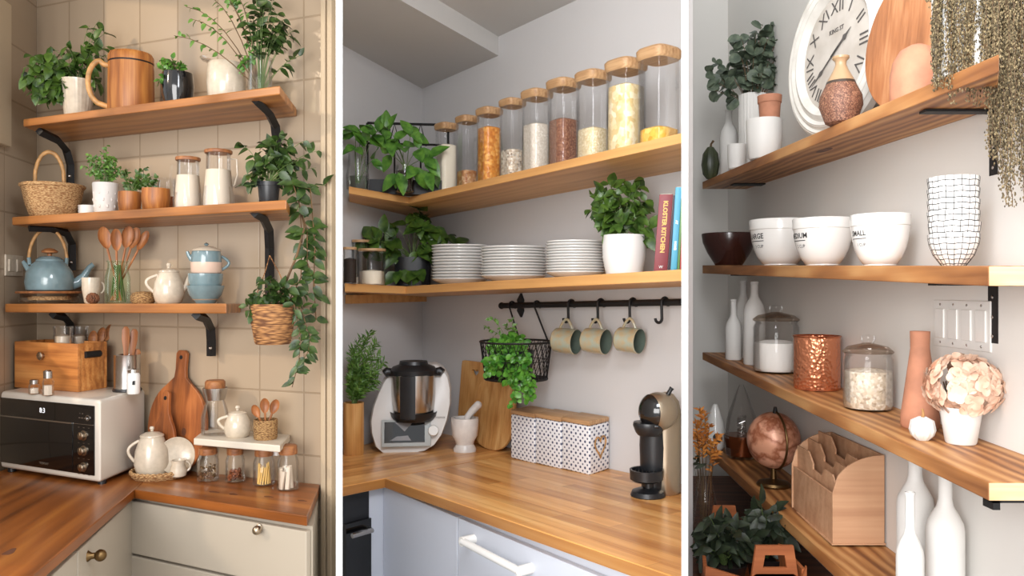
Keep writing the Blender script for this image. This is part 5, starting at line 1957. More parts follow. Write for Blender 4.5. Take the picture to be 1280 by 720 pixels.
for i, lab in enumerate(('left polka dot canister, next to the chopping boards', 'middle polka dot canister of the row of three', 'right polka dot canister with a heart on its side')):
    q0, q1 = pA.lerp(pB, i / 3 + .003), pA.lerp(pB, (i + 1) / 3 - .003)
    Yq = (q0.y + q1.y) / 2
    z = CM.z(Yq)
    t = thing('polka_canister', lab, 'canister', (q1.x, q1.y, z), 'polka dot canisters', rz=a_)
    w = (q1 - q0).length
    H = .156
    pl = [(-w, 0), (0, 0), (dl_.x, dl_.y), (dl_.x - w, dl_.y)]
    MB().prism(pl, 0, H).build('tin', M['polka'], t, bevel=.006, seg=3)
    MB().prism([(x * 1.0, y * 1.01 - .001) for x, y in pl], H + .001, H + .017).build('lid', M['lid_pale'], t, bevel=.004)
    if i == 2:
        dn = dl_.normalized()
        nn_ = Vector((dn.y, -dn.x, 0))
        hp = []
        for x, z_ in heart:
            hp.append(dl_ * .5 + dn * (x * .0021) + nn_ * .003 + Vector((0, 0, H * .56 + z_ * .0024)))
        MB().tube(hp, .0028, 6, True).build('heart', M['cane'], t)

# coffee machine
sp = Spot(815, 2.26, CM.z(2.26))
t = thing('coffee_machine', 'black and champagne capsule coffee machine at the right end of the worktop', 'coffee machine', sp)
M['champagne'] = mat('champagne_metal', (176, 162, 142), .3, metal=.85)
sp.mb().lathe([(0, 0), (21, 0), (22, 2), (20, 7), (12, 10), (0, 11)], 36, c=(-5, -8, 0)).lathe([(0, 10), (6, 10), (6, 22), (0, 22)], 20, c=(-4, -6, 0)).build('base', M['black_plastic'], t)
dr_ = sp.mb().vessel([(18, 20), (20.5, 22), (21, 34)], 2.5, 36, c=(-7, -10, 0)).build('drip_tray', M['black_plastic'], t)
g_ = sp.mb()
for k in range(-3, 4):
    x = k * 4.6
    y = math.sqrt(17 ** 2 - x * x)
    g_.tube([(-7 + x, -10 - y, 31), (-7 + x, -10 + y, 31)], .9, 5)
g_.build('grate', M['iron'], dr_)
b = sp.mb()
b.lathe([(0, 2), (16, 2), (18, 30), (19, 60), (18, 88), (0, 90)], 32, c=(3, 10, 0))
b.build('column', M['black_plastic'], t)
b = sp.mb()
b.lathe([(0, 0), (17, 0), (19, 4), (19, 40), (19.5, 80), (20, 100), (17, 116), (10, 125), (0, 128)], 40, c=(17, 14, 0))
b.build('shell', M['champagne'], t)
sp.mb().ball((8, -2, 105), (24, 24, 24), 32, 20).build('head', M['champagne'], t)
b = sp.mb()
vs = []
b.M = Matrix.Translation((8, -2, 105)) @ Matrix.Rotation(-1.05, 4, 'Z')
pr = [(25 * math.sin(a), -25 * math.cos(a)) for a in [math.radians(q) for q in range(0, 62, 6)]]
b.M = Matrix.Translation((8, -2, 105)) @ Matrix.Rotation(-.95, 4, 'Z') @ Matrix.Rotation(-PI / 2, 4, 'X')
b.lathe([(0, -25.3)] + [(25.3 * math.sin(math.radians(q)), -25.3 * math.cos(math.radians(q))) for q in range(6, 66, 6)], 40)
b.M = None
b.build('front_cap', M['black_glaze'], t)
sp.mb().lathe([(0, 76), (14, 76), (17, 80), (20, 88), (19, 92), (0, 92)], 32, c=(-4, -6, 0)).build('capsule_holder', M['black_plastic'], t)
sp.mb().tube([(-20, -14, 90), (-8, -22, 89), (8, -22, 89)], 2.4, 8).build('capsule_lip', M['black_glaze'], t)
sp.mb().tube([(18, 4, 122), (23, 4, 131), (25, 4, 134)], [3.4, 2.6, 3.2], 10).build('lever', M['black_plastic'], t)

# ================================================================== RIGHT BAY
FR = lambda x: 800 / (x - 637)
WR = lambda x: 990 / (x - 637)
R1 = Ledge(FR, WR, 331, .347)
R2L = Ledge(FR, WR, 331, -.002)
R3 = Ledge(FR, WR, 331, -.366)
R4 = Ledge(FR, WR, 331, -.74)
TB = Ledge(FR, WR, 331, -.95)
rc = xy(910, WR(910))
wall('wall_right', rc, xy(1560, WR(1560)), M['right_wall'])
wall('wall_right_end', (.2165 * rc[1], rc[1]), rc, M['right_wall'])

ga, gb = xy(876, FR(876)), xy(1240, FR(1240))
wx = .988
for led, th, lft, rgt, lab in (
        (R1, .030, 'end', 'cut', 'topmost stained pine shelf, carrying the clock'),
        (R2L, .034, 'end', 'sq', 'second stained pine shelf, carrying the bowls'),
        (R3, .031, 'end', 'sq', 'third stained pine shelf, carrying the copper cup'),
        (R4, .034, 'end', 'low', 'lowest stained pine shelf, carrying the globe')):
    Ya = FR(876) if led is not R4 else FR(875)
    Yb = {'cut': 1.316, 'sq': 1.345, 'low': 1.663}[rgt]
    a, b = (.797, Ya), (.797 + .004, Yb)
    c = {'cut': xy(1245, 1.625), 'sq': (wx, Yb), 'low': (wx - .003, 2.05)}[rgt]
    d = (wx, Ya)
    poly = [a, b, c, d]
    t = thing('pine_shelf', lab, 'shelf', (a[0], a[1], led.z(a[1])), 'pine shelves on the right wall')
    o = MB().prism(poly, lambda x, y: led.z(y) - th, lambda x, y: led.z(y)).build('board', M['pine'], t, bevel=.002, smooth=False)
    R_ = Matrix.Rotation(PI / 2, 4, 'Z')
    for v in o.data.vertices:
        v.co = R_ @ (v.co - t.location)
    o.rotation_euler = (0, 0, -PI / 2)
    if rgt == 'sq':
        e = MB().prism([(b[0] + .001, Yb - .0015), (c[0], Yb - .0015), (c[0], Yb + .002), (b[0] + .001, Yb + .002)], lambda x, y: led.z(Yb) - th + .001, lambda x, y: led.z(Yb) - .001)
        sub(e, 'end_grain', M['pine_end'], t)

kn = MB()
kn.prism([(.865 + .013 * math.cos(2 * PI * q / 20), 2.217 + .05 * math.sin(2 * PI * q / 20)) for q in range(20)], lambda x, y: R1.z(y) - .0305, lambda x, y: R1.z(y) - .029)
sub(kn, 'knot', M['walnut_table'], [o for o in bpy.data.objects if o.name == 'pine_shelf'][0])
grp = 'black strap brackets on the right wall'


def strap2(px0, px1, ytop, ybot, arm_x, lab, led, th):
    Y0, Y1 = 990 / (px0 - 637), 990 / (px1 - 637)
    Ym = (Y0 + Y1) / 2
    z = lambda y: CZ + (362 - y) / 1000 * Ym
    mb = MB().box((.9865, Ym, (z(ytop) + z(ybot)) / 2), (.005, abs(Y0 - Y1), z(ytop) - z(ybot)))
    if arm_x:
        za = led.z(Ym) - th - .004
        mb.box(((arm_x + .988) / 2, Ym, za), (.988 - arm_x, abs(Y0 - Y1), .005))
    o = tag(mb.build('strap_bracket', M['iron'], smooth=False), lab, 'bracket', grp)
    for k in (.2, .55, .88):
        s = MB().ball((.983, Ym, z(ytop) + (z(ybot) - z(ytop)) * k), (.0018, .004, .004), 10, 6).build('screw', M['steel'], o)
    return o


strap2(1237, 1247.5, 139, 219, .84, 'black strap bracket under the right end of the topmost pine shelf', R1, .030)
strap2(951.5, 957, 230, 273, .86, 'black strap bracket under the left end of the topmost pine shelf', R1, .030)
strap2(1235.5, 1248, 357, 429, .86, 'black strap bracket beside the four rocker switch plate', R2L, .034)
strap2(951.5, 957, 345, 440, .86, 'black strap bracket behind the white bottles of the third pine shelf', R2L, .034)
mb = MB().box((.9, 1.37, R3.z(1.37) - .035), (.17, .03, .006)).prism([(.815, 1.355), (.827, 1.355), (.827, 1.385), (.815, 1.385)], R3.z(1.37) - .05, R3.z(1.37) - .032)
tag(mb.build('strap_bracket', M['iron'], smooth=False), 'black bracket tip under the near end of the third pine shelf', 'bracket', grp)

# switch plate
Ya, Yb = 990 / (1168 - 637), 990 / (1240 - 637)
z0, z1 = CZ - .184 + .031 * 1.75, CZ - .078 + .031 * 1.75
t = thing('switch_plate', 'white plate of four rocker switches on the right wall', 'switch', (.99, (Ya + Yb) / 2, (z0 + z1) / 2))
sub(MB().box((.9855, (Ya + Yb) / 2, (z0 + z1) / 2), (.008, Ya - Yb, z1 - z0)), 'plate', M['white_matte'], t, bevel=.002)
for i in range(4):
    y = Ya + (Yb - Ya) * (.14 + .24 * i)
    r_ = MB()
    r_.prism([(.978, y - .018), (.983, y - .018), (.983, y + .018), (.978, y + .018)], z0 + .02, z1 - .02)
    sub(r_, 'rocker', M['white_glaze'], t, bevel=.001)
    for zz in (z0 + .01, z1 - .01):
        sub(MB().ball((.981, y, zz), (.0015, .003, .003), 8, 6), 'screw', M['steel'], t)

# low table
TX = lambda y: .222 * y + .01
tp_ = [(TX(1.32), 1.32), (wx, 1.32), (wx, 3.6), (TX(3.6), 3.6)]
t = thing('side_table', 'dark brown wooden table below the lowest pine shelf', 'table', (.7, 2.4, 0))
sub(MB().prism(tp_, lambda x, y: TB.z(y) - .03, lambda x, y: TB.z(y)), 'tabletop', M['walnut_table'], t)
for x, y in ((TX(1.4) + .05, 1.4), (.94, 1.4), (.94, 3.5), (TX(3.5) + .05, 3.5)):
    sub(MB().box((x, y, (TB.z(y) - .03) / 2), (.05, .05, TB.z(y) - .03)), 'leg', M['walnut_table'], t)

# ------------------------------------------------------------------ topmost pine shelf
sp = Spot(888, 3.235, R1.z(3.235))
H = sp.h(184)
t = thing('ornamental_pumpkin', 'small dark green ribbed pumpkin at the far end of the topmost pine shelf', 'pumpkin', sp)
sp.mb().lathe([(0, 1.5), (5, 0), (9.5, 6), (11.5, H * .45), (9.5, H * .8), (4, H), (0, H - 2)], 60, fn=lambda a, z: 1 - .09 * abs(math.sin(a * 5))).build('body', mat('dark_green_skin', (44, 50, 36), .35, c2=(70, 76, 50), scale=18), t)
sp.mb().tube([(0, 0, H - 3), (1, 0, H + 4), (4, 0, H + 8)], [1.8, 1.3, 1.6], 8).build('stalk', M['stem'], t)


def bottle(sp, top, prof, lab, grp, m=None):
    H = sp.h(top)
    o = sp.mb().vessel([(r, z * H) for r, z in prof], 1.2, 36).build('white_bottle', m or M['white_matte'])
    return solo(o, sp, lab, 'bottle', grp)


bp = lambda r, n, s: [(r * .92, 0), (r, .015), (r, s), (r * .85, s + .09), (n * 1.15, s + .2), (n, s + .25), (n, .965), (n * 1.12, .97), (n * 1.12, 1)]
bottle(R1.spot(911, .42), 137, bp(11.5, 4.2, .6), 'slim white bottle beside the dark green pumpkin', None)
sp = R1.spot(921, .16)
H = sp.h(181)
solo(sp.mb().vessel([(9, 0), (11, 2), (12, H * .6), (12, H)], 1.3).build('white_cup', M['white_matte']), sp, 'small white cup in front of the slim white bottle', 'cup')
sp = R1.spot(941, .62)
H = sp.h(119)
t = thing('eucalyptus_vase', 'tall fluted white vase of grey green eucalyptus on the topmost pine shelf', 'vase', sp)
sp.mb().vessel([(16, 0), (17, 2), (18, H)], 1.6, 72, fn=lambda a, z: 1 + .025 * math.cos(a * 26)).build('vase', M['white_matte'], t)
tp = cloud(4, H + 36, 46, 44, 26, ry=20, low=-.6) + [(-58, -4, H + 32), (-46, -6, H + 44), (-52, -2, H + 10), (-50, -4, H + 20), (-30, -8, H + 2), (12, 0, H + 88), (22, -4, H + 86), (4, 0, H + 70), (46, -4, H + 66), (52, -6, H + 58), (40, -4, H + 78), (36, -8, H + 18)]
greens(sp, t, (0, 0, H - 30), tp, M['leaf_euc'], M['stem'], per=7, L=15, W=13, shape=1, start=.5, jitter=.6, curl=.1, stem_r=.6)
sp = R1.spot(955, .20)
H = sp.h(150)
o = sp.mb().vessel([(18, 0), (20, 2), (22.5, H * .5), (23, H - 2), (22.5, H)], 2, 40, fn=lambda a, z: 1 + .008 * math.cos(7 * a)).build('white_planter', M['white_matte'])
solo(o, sp, 'round white pot with a terracotta pot set into it', 'pot')
s2 = Spot(962, sp.Y + .02, sp.loc.z + .012)
H2 = s2.h(120)
M['terracotta'] = mat('terracotta', (196, 134, 104), .75, var=.12, scale=20, bump=.05)
o = s2.mb().vessel([(9.5, 0), (14, H2 - 9), (15.2, H2 - 9), (15.6, H2)], 1.4, 36).build('terracotta_pot', M['terracotta'])
solo(o, s2, 'small terracotta pot standing inside the round white pot', 'pot')

# clock
cx_, cY = 1043, 2.20
th_ = math.atan2(-.44, .083)
sp = Spot(cx_, cY, R1.z(cY))
t = thing('wall_clock', 'large round whitewashed clock with roman numerals leaning on the right wall', 'clock', sp, rz=th_)
Rk = .238
ln = Matrix.Translation((0, 0, .001)) @ Matrix.Rotation(-.05, 4, 'X') @ Matrix.Translation((0, 0, Rk)) @ Matrix.Rotation(PI / 2, 4, 'X')
M['whitewash'] = mat('whitewashed_wood', (228, 226, 220), .7, c2=(196, 192, 184), scale=9)
M['dial'] = mat('aged_dial', (206, 200, 192), .6, c2=(186, 178, 168), scale=12)
M['dark_print'] = mat('dark_print', (84, 80, 78), .6)
b = MB()
b.M = ln
b.lathe([(0, -.012), (Rk, -.012), (Rk, .008), (Rk * .93, .02), (Rk * .9, .014), (Rk * .84, .024), (Rk * .8, .017), (Rk * .73, .026), (Rk * .68, .016), (Rk * .665, .006), (0, .006)], 72).build('frame', M['whitewash'], t)
b = MB()
b.M = ln
b.lathe([(0, .0075), (Rk * .665, .0075)], 72).build('dial', M['dial'], t)
g_ = MB()
g_.M = ln
for r_ in (.955, .865, .77):
    g_.tube([(Rk * r_ * math.cos(a), Rk * r_ * math.sin(a), .0175 if r_ > .9 else .0205) for a in [2 * PI * i / 72 for i in range(72)]], .0011, 4, True)
g_.build('frame_groove', M['dial'], t)
for i, s in enumerate(('XII', 'I', 'II', 'III', 'IV', 'V', 'VI', 'VII', 'VIII', 'IX', 'X', 'XI')):
    a = PI / 2 - 2 * PI * i / 12
    lettering(s, .052, M['dark_print'], t, ln @ Matrix.Translation((Rk * .52 * math.cos(a), Rk * .52 * math.sin(a), .009)) @ Matrix.Rotation(a - PI / 2, 4, 'Z'), name='numeral', bold=-.0004)
lettering('KING ST', .018, M['dark_print'], t, ln @ Matrix.Translation((0, Rk * .25, .009)), name='numeral')
for a, L_, w in ((214, .13, .005), (33, .085, .007)):
    h_ = MB()
    h_.M = ln @ Matrix.Rotation(math.radians(a), 4, 'Z')
    h_.prism([(-.02, -w * .5), (L_ * .5, -w * .4), (L_ * .6, -w * 1.2), (L_ * .72, -w * .4), (L_, 0), (L_ * .72, w * .4), (L_ * .6, w * 1.2), (L_ * .5, w * .4), (-.02, w * .5)], .011, .0125).build('hand', M['dark_print'], t)

sp = R1.spot(1051, .13)
H = sp.h(71)
t = thing('speckled_vase', 'round brown speckled vase with a narrow flared neck in front of the clock', 'vase', sp)
M['speck'] = speckle('speckled_glaze', [(88, 54, 42), (122, 80, 62), (168, 124, 98), (76, 46, 36), (140, 94, 72)], 420, .45, bump=.3)
zs = .60
sp.mb().lathe([(0, 0), (14, 0), (20, 3), (28, H * .28), (27, H * .42), (19, H * zs), (0, H * zs)], 48).build('speckled_body', M['speck'], t)
sp.mb().lathe([(19.4, H * zs - .5), (18.2, H * (zs + .035))], 48).build('dark_band', mat('dark_glaze_band', (66, 54, 46), .3), t)
sp.mb().vessel([(18.2, H * (zs + .035)), (10, H * .8), (7, H * .88), (7.5, H * .93), (11, H * .97), (11, H)], 1.2, 40).build('neck', mat('sand_glaze', (176, 146, 112), .3), t)

# round board, terracotta dome, hanging dried plant
sp = WSpot(1152, 1.80, R1.z(1.80), th_)
b = MB()
b.M = Matrix.Rotation(-.10, 4, 'X') @ Matrix.Translation((0, 0, .17))
b.slab([(.17 * math.cos(2 * PI * i / 64), .17 * math.sin(2 * PI * i / 64)) for i in range(64)], -.008, .008)
M['acacia'] = wood('striped_acacia', (192, 140, 98), (168, 110, 70), (130, 80, 48), .45, 2.0, .7, axis=2, planks=None)
sp.loc.x -= .03
sp.loc.z += .002
solo(b.build('round_board', M['acacia'], smooth=False, bevel=.003), sp, 'large round wooden board leaning on the wall behind the terracotta dome', 'board', rz=th_)
sp = R1.spot(1146, .32)
H = sp.h(56)
o = sp.mb().vessel([(34, 0), (34.5, 2), (35, H * .45), (31, H * .7), (22, H * .9), (9, H * .99), (5, H)], 2, 48).build('terracotta_dome', M['terracotta'])
solo(o, sp, 'pale terracotta dome vase in front of the round wooden board', 'vase')
sp = R1.spot(1206, .28)
H = sp.h(-8)
t = thing('hanging_dried_plant', 'trailing dried beaded plant in a white pot at the near end of the topmost shelf', 'plant', sp)
sp.mb().vessel([(38, 0), (40, 3), (43, H)], 2.5, 48).build('pot', M['white_matte'], t)
sp.mb().lathe([(0, H - 6), (40, H - 6)]).build('soil', M['soil'], t)
M['bead_a'] = mat('dried_beads', (160, 142, 106), .7, c2=(84, 72, 50), scale=160)
st, bd, b2 = sp.mb(), sp.mb(), sp.mb()
OCT = [(1, 0, 0), (0, 1, 0), (-1, 0, 0), (0, -1, 0), (0, 0, 1), (0, 0, -1)]
OF = [(0, 1, 4), (1, 2, 4), (2, 3, 4), (3, 0, 4), (1, 0, 5), (2, 1, 5), (3, 2, 5), (0, 3, 5)]


def bead(mb_, p, r):
    mb_.add([(p.x + q[0] * r * .8, p.y + q[1] * r * .8, p.z + q[2] * r * 1.3) for q in OCT], OF)


for k in range(150):
    a = rnd(-PI * .98, PI * .10)
    ro = rnd(36, 66)
    ex, ey = ro * math.cos(a), ro * .75 * math.sin(a) - 8
    if ex > 10:
        drop = rnd(40, 250) if random.random() < .5 else rnd(20, 150)
        ex += rnd(0, 16)
        if ex > 40 and random.random() < .45:
            drop = rnd(150, 265)
    else:
        drop = rnd(-5, 125) if random.random() < .75 else rnd(60, 140)
        if ex < -25:
            drop = min(drop, 112)
    ex = max(ex, -33)
    b = Vector((ex * .3, ey * .3, H - 4))
    m1 = Vector((ex * .75, ey * .75, H + rnd(8, 26)))
    e = Vector((ex * 1.02, ey * 1.02, H - 6))
    pts = bez(b, m1, e, 5)
    z = H - 6
    while z > H - 6 - max(drop, 0):
        z -= 6
        pts.append(Vector((pts[-1].x + rnd(-1.2, 1.2), pts[-1].y + rnd(-1, 1), z)))
    st.tube(pts, .45, 4)
    for i in range(2, len(pts)):
        for q in range(7):
            p = pts[i - 1].lerp(pts[i], rnd(0, 1)) + Vector((rnd(-5, 5), rnd(-4, 4), rnd(-2, 2)))
            bead(bd if random.random() < .6 else b2, p, rnd(.9, 1.6))
for k in range(900):
    a, q = rnd(0, 2 * PI), math.sqrt(random.random())
    p = Vector((8 + 58 * q * math.cos(a), 34 * q * math.sin(a) - 6, H + rnd(-10, 18)))
    bead(bd if random.random() < .5 else b2, p, rnd(1, 1.8))
bd.build('pale_beads', M['bead_a'], t, smooth=False, fix=False)
b2.build('dark_beads', mat('dark_dried_beads', (104, 90, 66), .7, c2=(60, 54, 38), scale=120), t, smooth=False, fix=False)
st.build('stem', M['stem'], t, fix=False)

# ------------------------------------------------------------------ second pine shelf
sp = R2L.spot(911, .36)
H = sp.h(292)
solo(sp.mb().vessel([(17, 0), (18, 1.5), (27, H * .38), (33, H * .72), (34.5, H - 1), (34, H)], 2, 48).build('dark_bowl', mat('dark_brown_glaze', (54, 26, 22), .25, coat=.3)), sp, 'dark brown bowl at the far end of the second pine shelf', 'bowl')
M['ink'] = mat('black_print', (30, 30, 32), .5)
for px, r, top, word, lab, aw in ((975, 39, 275, 'LARGE', 'large white mixing bowl marked LARGE, half hidden behind its neighbour', -.95), (1028, 38.5, 273.5, 'MEDIUM', 'middle white mixing bowl marked MEDIUM', -1.0), (1100, 38.5, 268.5, 'SMALL', 'white mixing bowl marked SMALL, nearest the gridded bowls', -.86)):
    sp = R2L.spot(px, .44)
    H = sp.h(top)
    t = thing('mixing_bowl', lab, 'bowl', sp, 'white marked mixing bowls')
    pf = [(r * .54, 0), (r * .54, 1.6), (r * .57, 2), (r * .72, H * .16), (r * .85, H * .34), (r * .93, H * .54), (r * .965, H * .74), (r * .97, H * .77), (r * .995, H * .78), (r * 1.0, H - 1), (r * .98, H)]
    sp.mb().vessel(pf, 1.8, 56).build('bowl', M['white_glaze'], t)

    def onbowl(p, a0, zc):
        z = zc + p.y
        rr = pf[0][0]
        for (r0_, z0_), (r1_, z1_) in zip(pf, pf[1:]):
            if z0_ <= z <= z1_ and z1_ > z0_:
                rr = r0_ + (r1_ - r0_) * (z - z0_) / (z1_ - z0_)
        a = -PI / 2 + a0 + p.x / rr
        k = sp.s * sp.c
        rr += .35
        return Vector((rr * k * math.cos(a), rr * k * math.sin(a), z * sp.s))
    lettering(word, 9.0, M['ink'], t, wrap=lambda p: onbowl(p, aw, H * .62), extrude=0, bold=.15)
    lettering('1 CUP' if word == 'SMALL' else ('2 CUP' if word == 'MEDIUM' else '3 CUP'), 5.5, M['ink'], t, wrap=lambda p: onbowl(p, aw + .1, H * .40), extrude=0)
    u = MB()
    un = []
    for i in range(13):
        un.append((i, onbowl(Vector((-13 + 26 * i / 12, -.4, 0)), aw, H * .52), onbowl(Vector((-13 + 26 * i / 12, .5, 0)), aw, H * .52)))
    u.add([q for _, p, q2 in un for q in (p, q2)], [(2 * i, 2 * i + 2, 2 * i + 3, 2 * i + 1) for i in range(12)])
    u.build('underline', M['ink'], t, fix=False)

# gridded bowls
gm, nt, bsdf = nodes('grid_glaze')
bsdf.inputs['Base Color'].default_value = lin((236, 234, 230))
bsdf.inputs['Roughness'].default_value = .2
M['grid'] = gm
sp = R2L.spot(1192, .46)
H = sp.h(222)
proto = None
step = H * .128
HB = H - step * 5
for k in range(6):
    nm = ORD[k] if k < 5 else 'top'
    off = Vector((rnd(-.8, .8), rnd(-.8, .8), 0)) * sp.s
    if k == 0:
        r = 33
        pf = [(r * .46, 0), (r * .5, 1.5), (r * .78, HB * .32), (r * .95, HB * .66), (r * 1.0, HB * .9), (r, HB)]
        bowl = sp.mb().vessel(pf, 1.5, 48).build('gridded_bowl', M['grid'])
        ln_ = sp.mb()

        def rad(z):
            for (r0_, z0_), (r1_, z1_) in zip(pf, pf[1:]):
                if z0_ <= z <= z1_:
                    return r0_ + (r1_ - r0_) * (z - z0_) / (z1_ - z0_)
            return pf[-1][0]
        for z in [HB * q for q in (.06, .2, .34, .5, .68, .86)]:
            ln_.tube([((rad(z) + .1) * math.cos(a), (rad(z) + .1) * math.sin(a), z + .5 * math.sin(a * 9)) for a in [2 * PI * i / 60 for i in range(60)]], .5, 4, True)
        for i in range(20):
            a = 2 * PI * i / 20
            ln_.tube([((rad(z) + .1) * math.cos(a), (rad(z) + .1) * math.sin(a), z) for z in [HB * q / 12 for q in range(13)]], .45, 4)
        lines = ln_.build('grid_line', M['ink'], bowl)
        proto = bowl
        o = bowl
    else:
        o = proto.copy()
        COL.objects.link(o)
        c_ = lines.copy()
        COL.objects.link(c_)
        c_.parent = o
    o.location = sp.loc + off + Vector((0, 0, step * sp.s * k))
    o.rotation_euler = (0, 0, rnd(-.3, .3))
    tag(o, '%s white bowl with black grid lines in the tall stack' % nm, 'bowl', 'stacked gridded bowls')

# ------------------------------------------------------------------ third pine shelf
g = 'white bottles on the third pine shelf'
bottle(R3.spot(917, .34), 374, bp(10.5, 3.8, .52), 'front white bottle, shortest of the three at the far end', g)
bottle(R3.spot(929, .66), 351, bp(11, 4.3, .6), 'rear slim white bottle partly hidden between its neighbours', g)
bottle(R3.spot(943, .52), 352, bp(14, 4.8, .62), 'right broad white bottle with wide shoulders beside the sugar jar', g)
M['sugar'] = mat('sugar', (240, 236, 230), .8, bump=.2)
M['oatmeal'] = speckle('rolled_oats', [(224, 208, 186), (196, 176, 150), (236, 226, 210), (170, 148, 124)], 150)
for px, py, r, top, lidtop, f, m_, lab in ((970, 465, 29, 401, 381, .62, 'sugar', 'glass jar of white sugar with a domed glass lid'), (1085, 511, 32, 441, 418, .72, 'oatmeal', 'larger glass jar of oats with a domed glass lid')):
    sp = R3.at(px, py)
    H = sp.h(top)
    t = thing('lidded_jar', lab, 'jar', sp, 'lidded glass jars')
    sp.mb().vessel([(r * .88, 0), (r * .96, 2), (r, 6), (r, H - 8), (r * .92, H - 3), (r * .96, H)], 1.2, 44).build('glass_body', M['glass'], t)
    sp.mb().lathe([(0, 2), (r * .9, 2), (r * .95, 6), (r * .95, H * f - 3), (r * .5, H * f), (0, H * f + 1)], 40).build('filling', M[m_], t)
    L_ = sp.h(lidtop) - H
    sp.mb().lathe([(0, H), (r * 1.0, H), (r * 1.03, H + 2), (r * .8, H + L_ * .35), (r * .3, H + L_ * .5), (r * .22, H + L_ * .55)], 40).build('lid', glass('lid_glass', (.80, .74, .68), .05, 1.6), t)
    sp.mb().lathe([(0, H + L_ * .5), (r * .2, H + L_ * .5), (r * .3, H + L_ * .75), (r * .28, H + L_ * .92), (0, H + L_)], 20).build('lid_knob', M['glass'], t)
sp = R3.at(1021, 486)
H = sp.h(419)
M['copper'] = mat('copper', (206, 128, 92), .25, metal=1)
m, nt, bsdf = nodes('hammered_copper')
bsdf.inputs['Base Color'].default_value = lin((222, 148, 110))
bsdf.inputs['Metallic'].default_value = .8
bsdf.inputs['Roughness'].default_value = .26
tc = nt.nodes.new('ShaderNodeTexCoord')
vv = nt.nodes.new('ShaderNodeTexVoronoi')
vv.inputs['Scale'].default_value = 105
bpn = nt.nodes.new('ShaderNodeBump')
bpn.inputs['Strength'].default_value = .75
bpn.inputs['Distance'].default_value = .004
nt.links.new(tc.outputs['Object'], vv.inputs['Vector'])
nt.links.new(vv.outputs['Distance'], bpn.inputs['Height'])
nt.links.new(bpn.outputs['Normal'], bsdf.inputs['Normal'])
t = thing('copper_cup', 'hammered copper cup between the two lidded glass jars', 'cup', sp)
sp.mb().vessel([(28, 0), (29.5, 2), (29.5, H - 2)], 1.2, 64).build('body', m, t)
sp.mb().tube([(30 * math.cos(a), 30 * math.sin(a), H - 1) for a in [2 * PI * i / 48 for i in range(48)]], 1.1, 6, True).build('rim', M['copper'], t)
sp = Spot(1150, 1.80, R3.z(1.80))
H = sp.h(414)
solo(sp.mb().vessel([(23, 0), (25, 3), (25, H * .12), (16, H * .62), (12.5, H * .82), (13, H)], 1.5, 44).build('terracotta_vase', M['terracotta']), sp, 'tall tapering terracotta vase behind the white mini pumpkin', 'vase')
sp = R3.at(1153, 550)
H = sp.h(521)
t = thing('ornamental_pumpkin', 'small white ribbed pumpkin on the third pine shelf beside the flower pot', 'pumpkin', sp)
sp.mb().lathe([(0, 1.5), (8, 0), (15, 6), (17.5, H * .45), (15, H * .85), (6, H), (0, H - 3)], 64, fn=lambda a, z: 1 - .08 * abs(math.sin(a * 6))).build('body', M['white_matte'], t)
sp.mb().tube([(0, 0, H - 3), (1, 0, H + 4), (0, 0, H + 10)], [2.6, 1.8, 1.4], 8).build('stalk', M['cane'], t)
sp = R3.at(1201, 554)
H = sp.h(508)
t = thing('hydrangea_pot', 'blush hydrangea heads in a small white tapered pot on the third pine shelf', 'plant', sp)
sp.mb().vessel([(19, 0), (20.5, 2), (28, H)], 1.6, 44).build('pot', M['white_matte'], t)
fl = sp.mb()
C0 = Vector((3, 0, H + 25))
cnt = 0
while cnt < 175:
    v = Vector((rnd(-1, 1), rnd(-1, 1), rnd(-.75, 1)))
    if not .2 < v.length < 1:
        continue
    v.normalize()
    if v.y > .6:
        continue
    c = C0 + Vector((v.x * 50, v.y * 40, v.z * 36)) * rnd(.84, 1.03)
    cnt += 1
    nn_ = (v + Vector((rnd(-.3, .3), rnd(-.3, .3), rnd(-.3, .3)))).normalized()
    s1_ = nn_.cross(Vector((0, .2, 1))).normalized()
    s2_ = nn_.cross(s1_)
    a0 = rnd(0, PI)
    for q in range(4):
        a = a0 + q * PI / 2
        d_ = s1_ * math.cos(a) + s2_ * math.sin(a)
        fl.leaf(c - nn_ * 1.5, d_ + nn_ * .35, nn_, rnd(11, 15), rnd(11, 15), shape=1, fold=.15, curl=.2)
fl.build('petals', mat('blush_petals', (238, 210, 188), .75, c2=(216, 172, 144), scale=28), t, fix=False, angle=60)
st = sp.mb()
for i in range(12):
    a = 2 * PI * i / 12
    st.tube([(4 * math.cos(a), 4 * math.sin(a), 4), (22 * math.cos(a), 20 * math.sin(a), H + 30)], 1.0, 5)
st.build('stem', M['stem'], t)
sp.mb().lathe([(0, H - 4), (25.5, H - 4)]).build('soil', M['soil'], t)

# ------------------------------------------------------------------ lowest pine shelf
sp = Spot(894, 3.2, R4.z(3.2))
H = sp.h(505)
t = thing('teardrop_vase', 'white teardrop vase with a round dark hole at the far end of the lowest shelf', 'vase', sp)
sp.mb().lathe([(0, 0), (8, 0), (13, 5), (14, H * .3), (11, H * .6), (6, H * .87), (2.5, H), (0, H)], 36).build('body', M['white_glaze'], t)
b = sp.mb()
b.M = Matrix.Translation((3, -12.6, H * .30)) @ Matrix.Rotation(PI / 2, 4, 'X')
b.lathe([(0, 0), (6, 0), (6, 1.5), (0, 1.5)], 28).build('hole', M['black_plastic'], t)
sp = Spot(927, 3.06, R4.z(3.06))
H = sp.h(481)
t = thing('glass_teardrop', 'clear glass teardrop vase with a copper coloured base beside the globe', 'vase', sp)
sp.mb().vessel([(13, 0), (20, 5), (23, H * .3), (19, H * .55), (8, H * .88), (3, H)], .8, 44).build('glass_body', M['glass'], t)
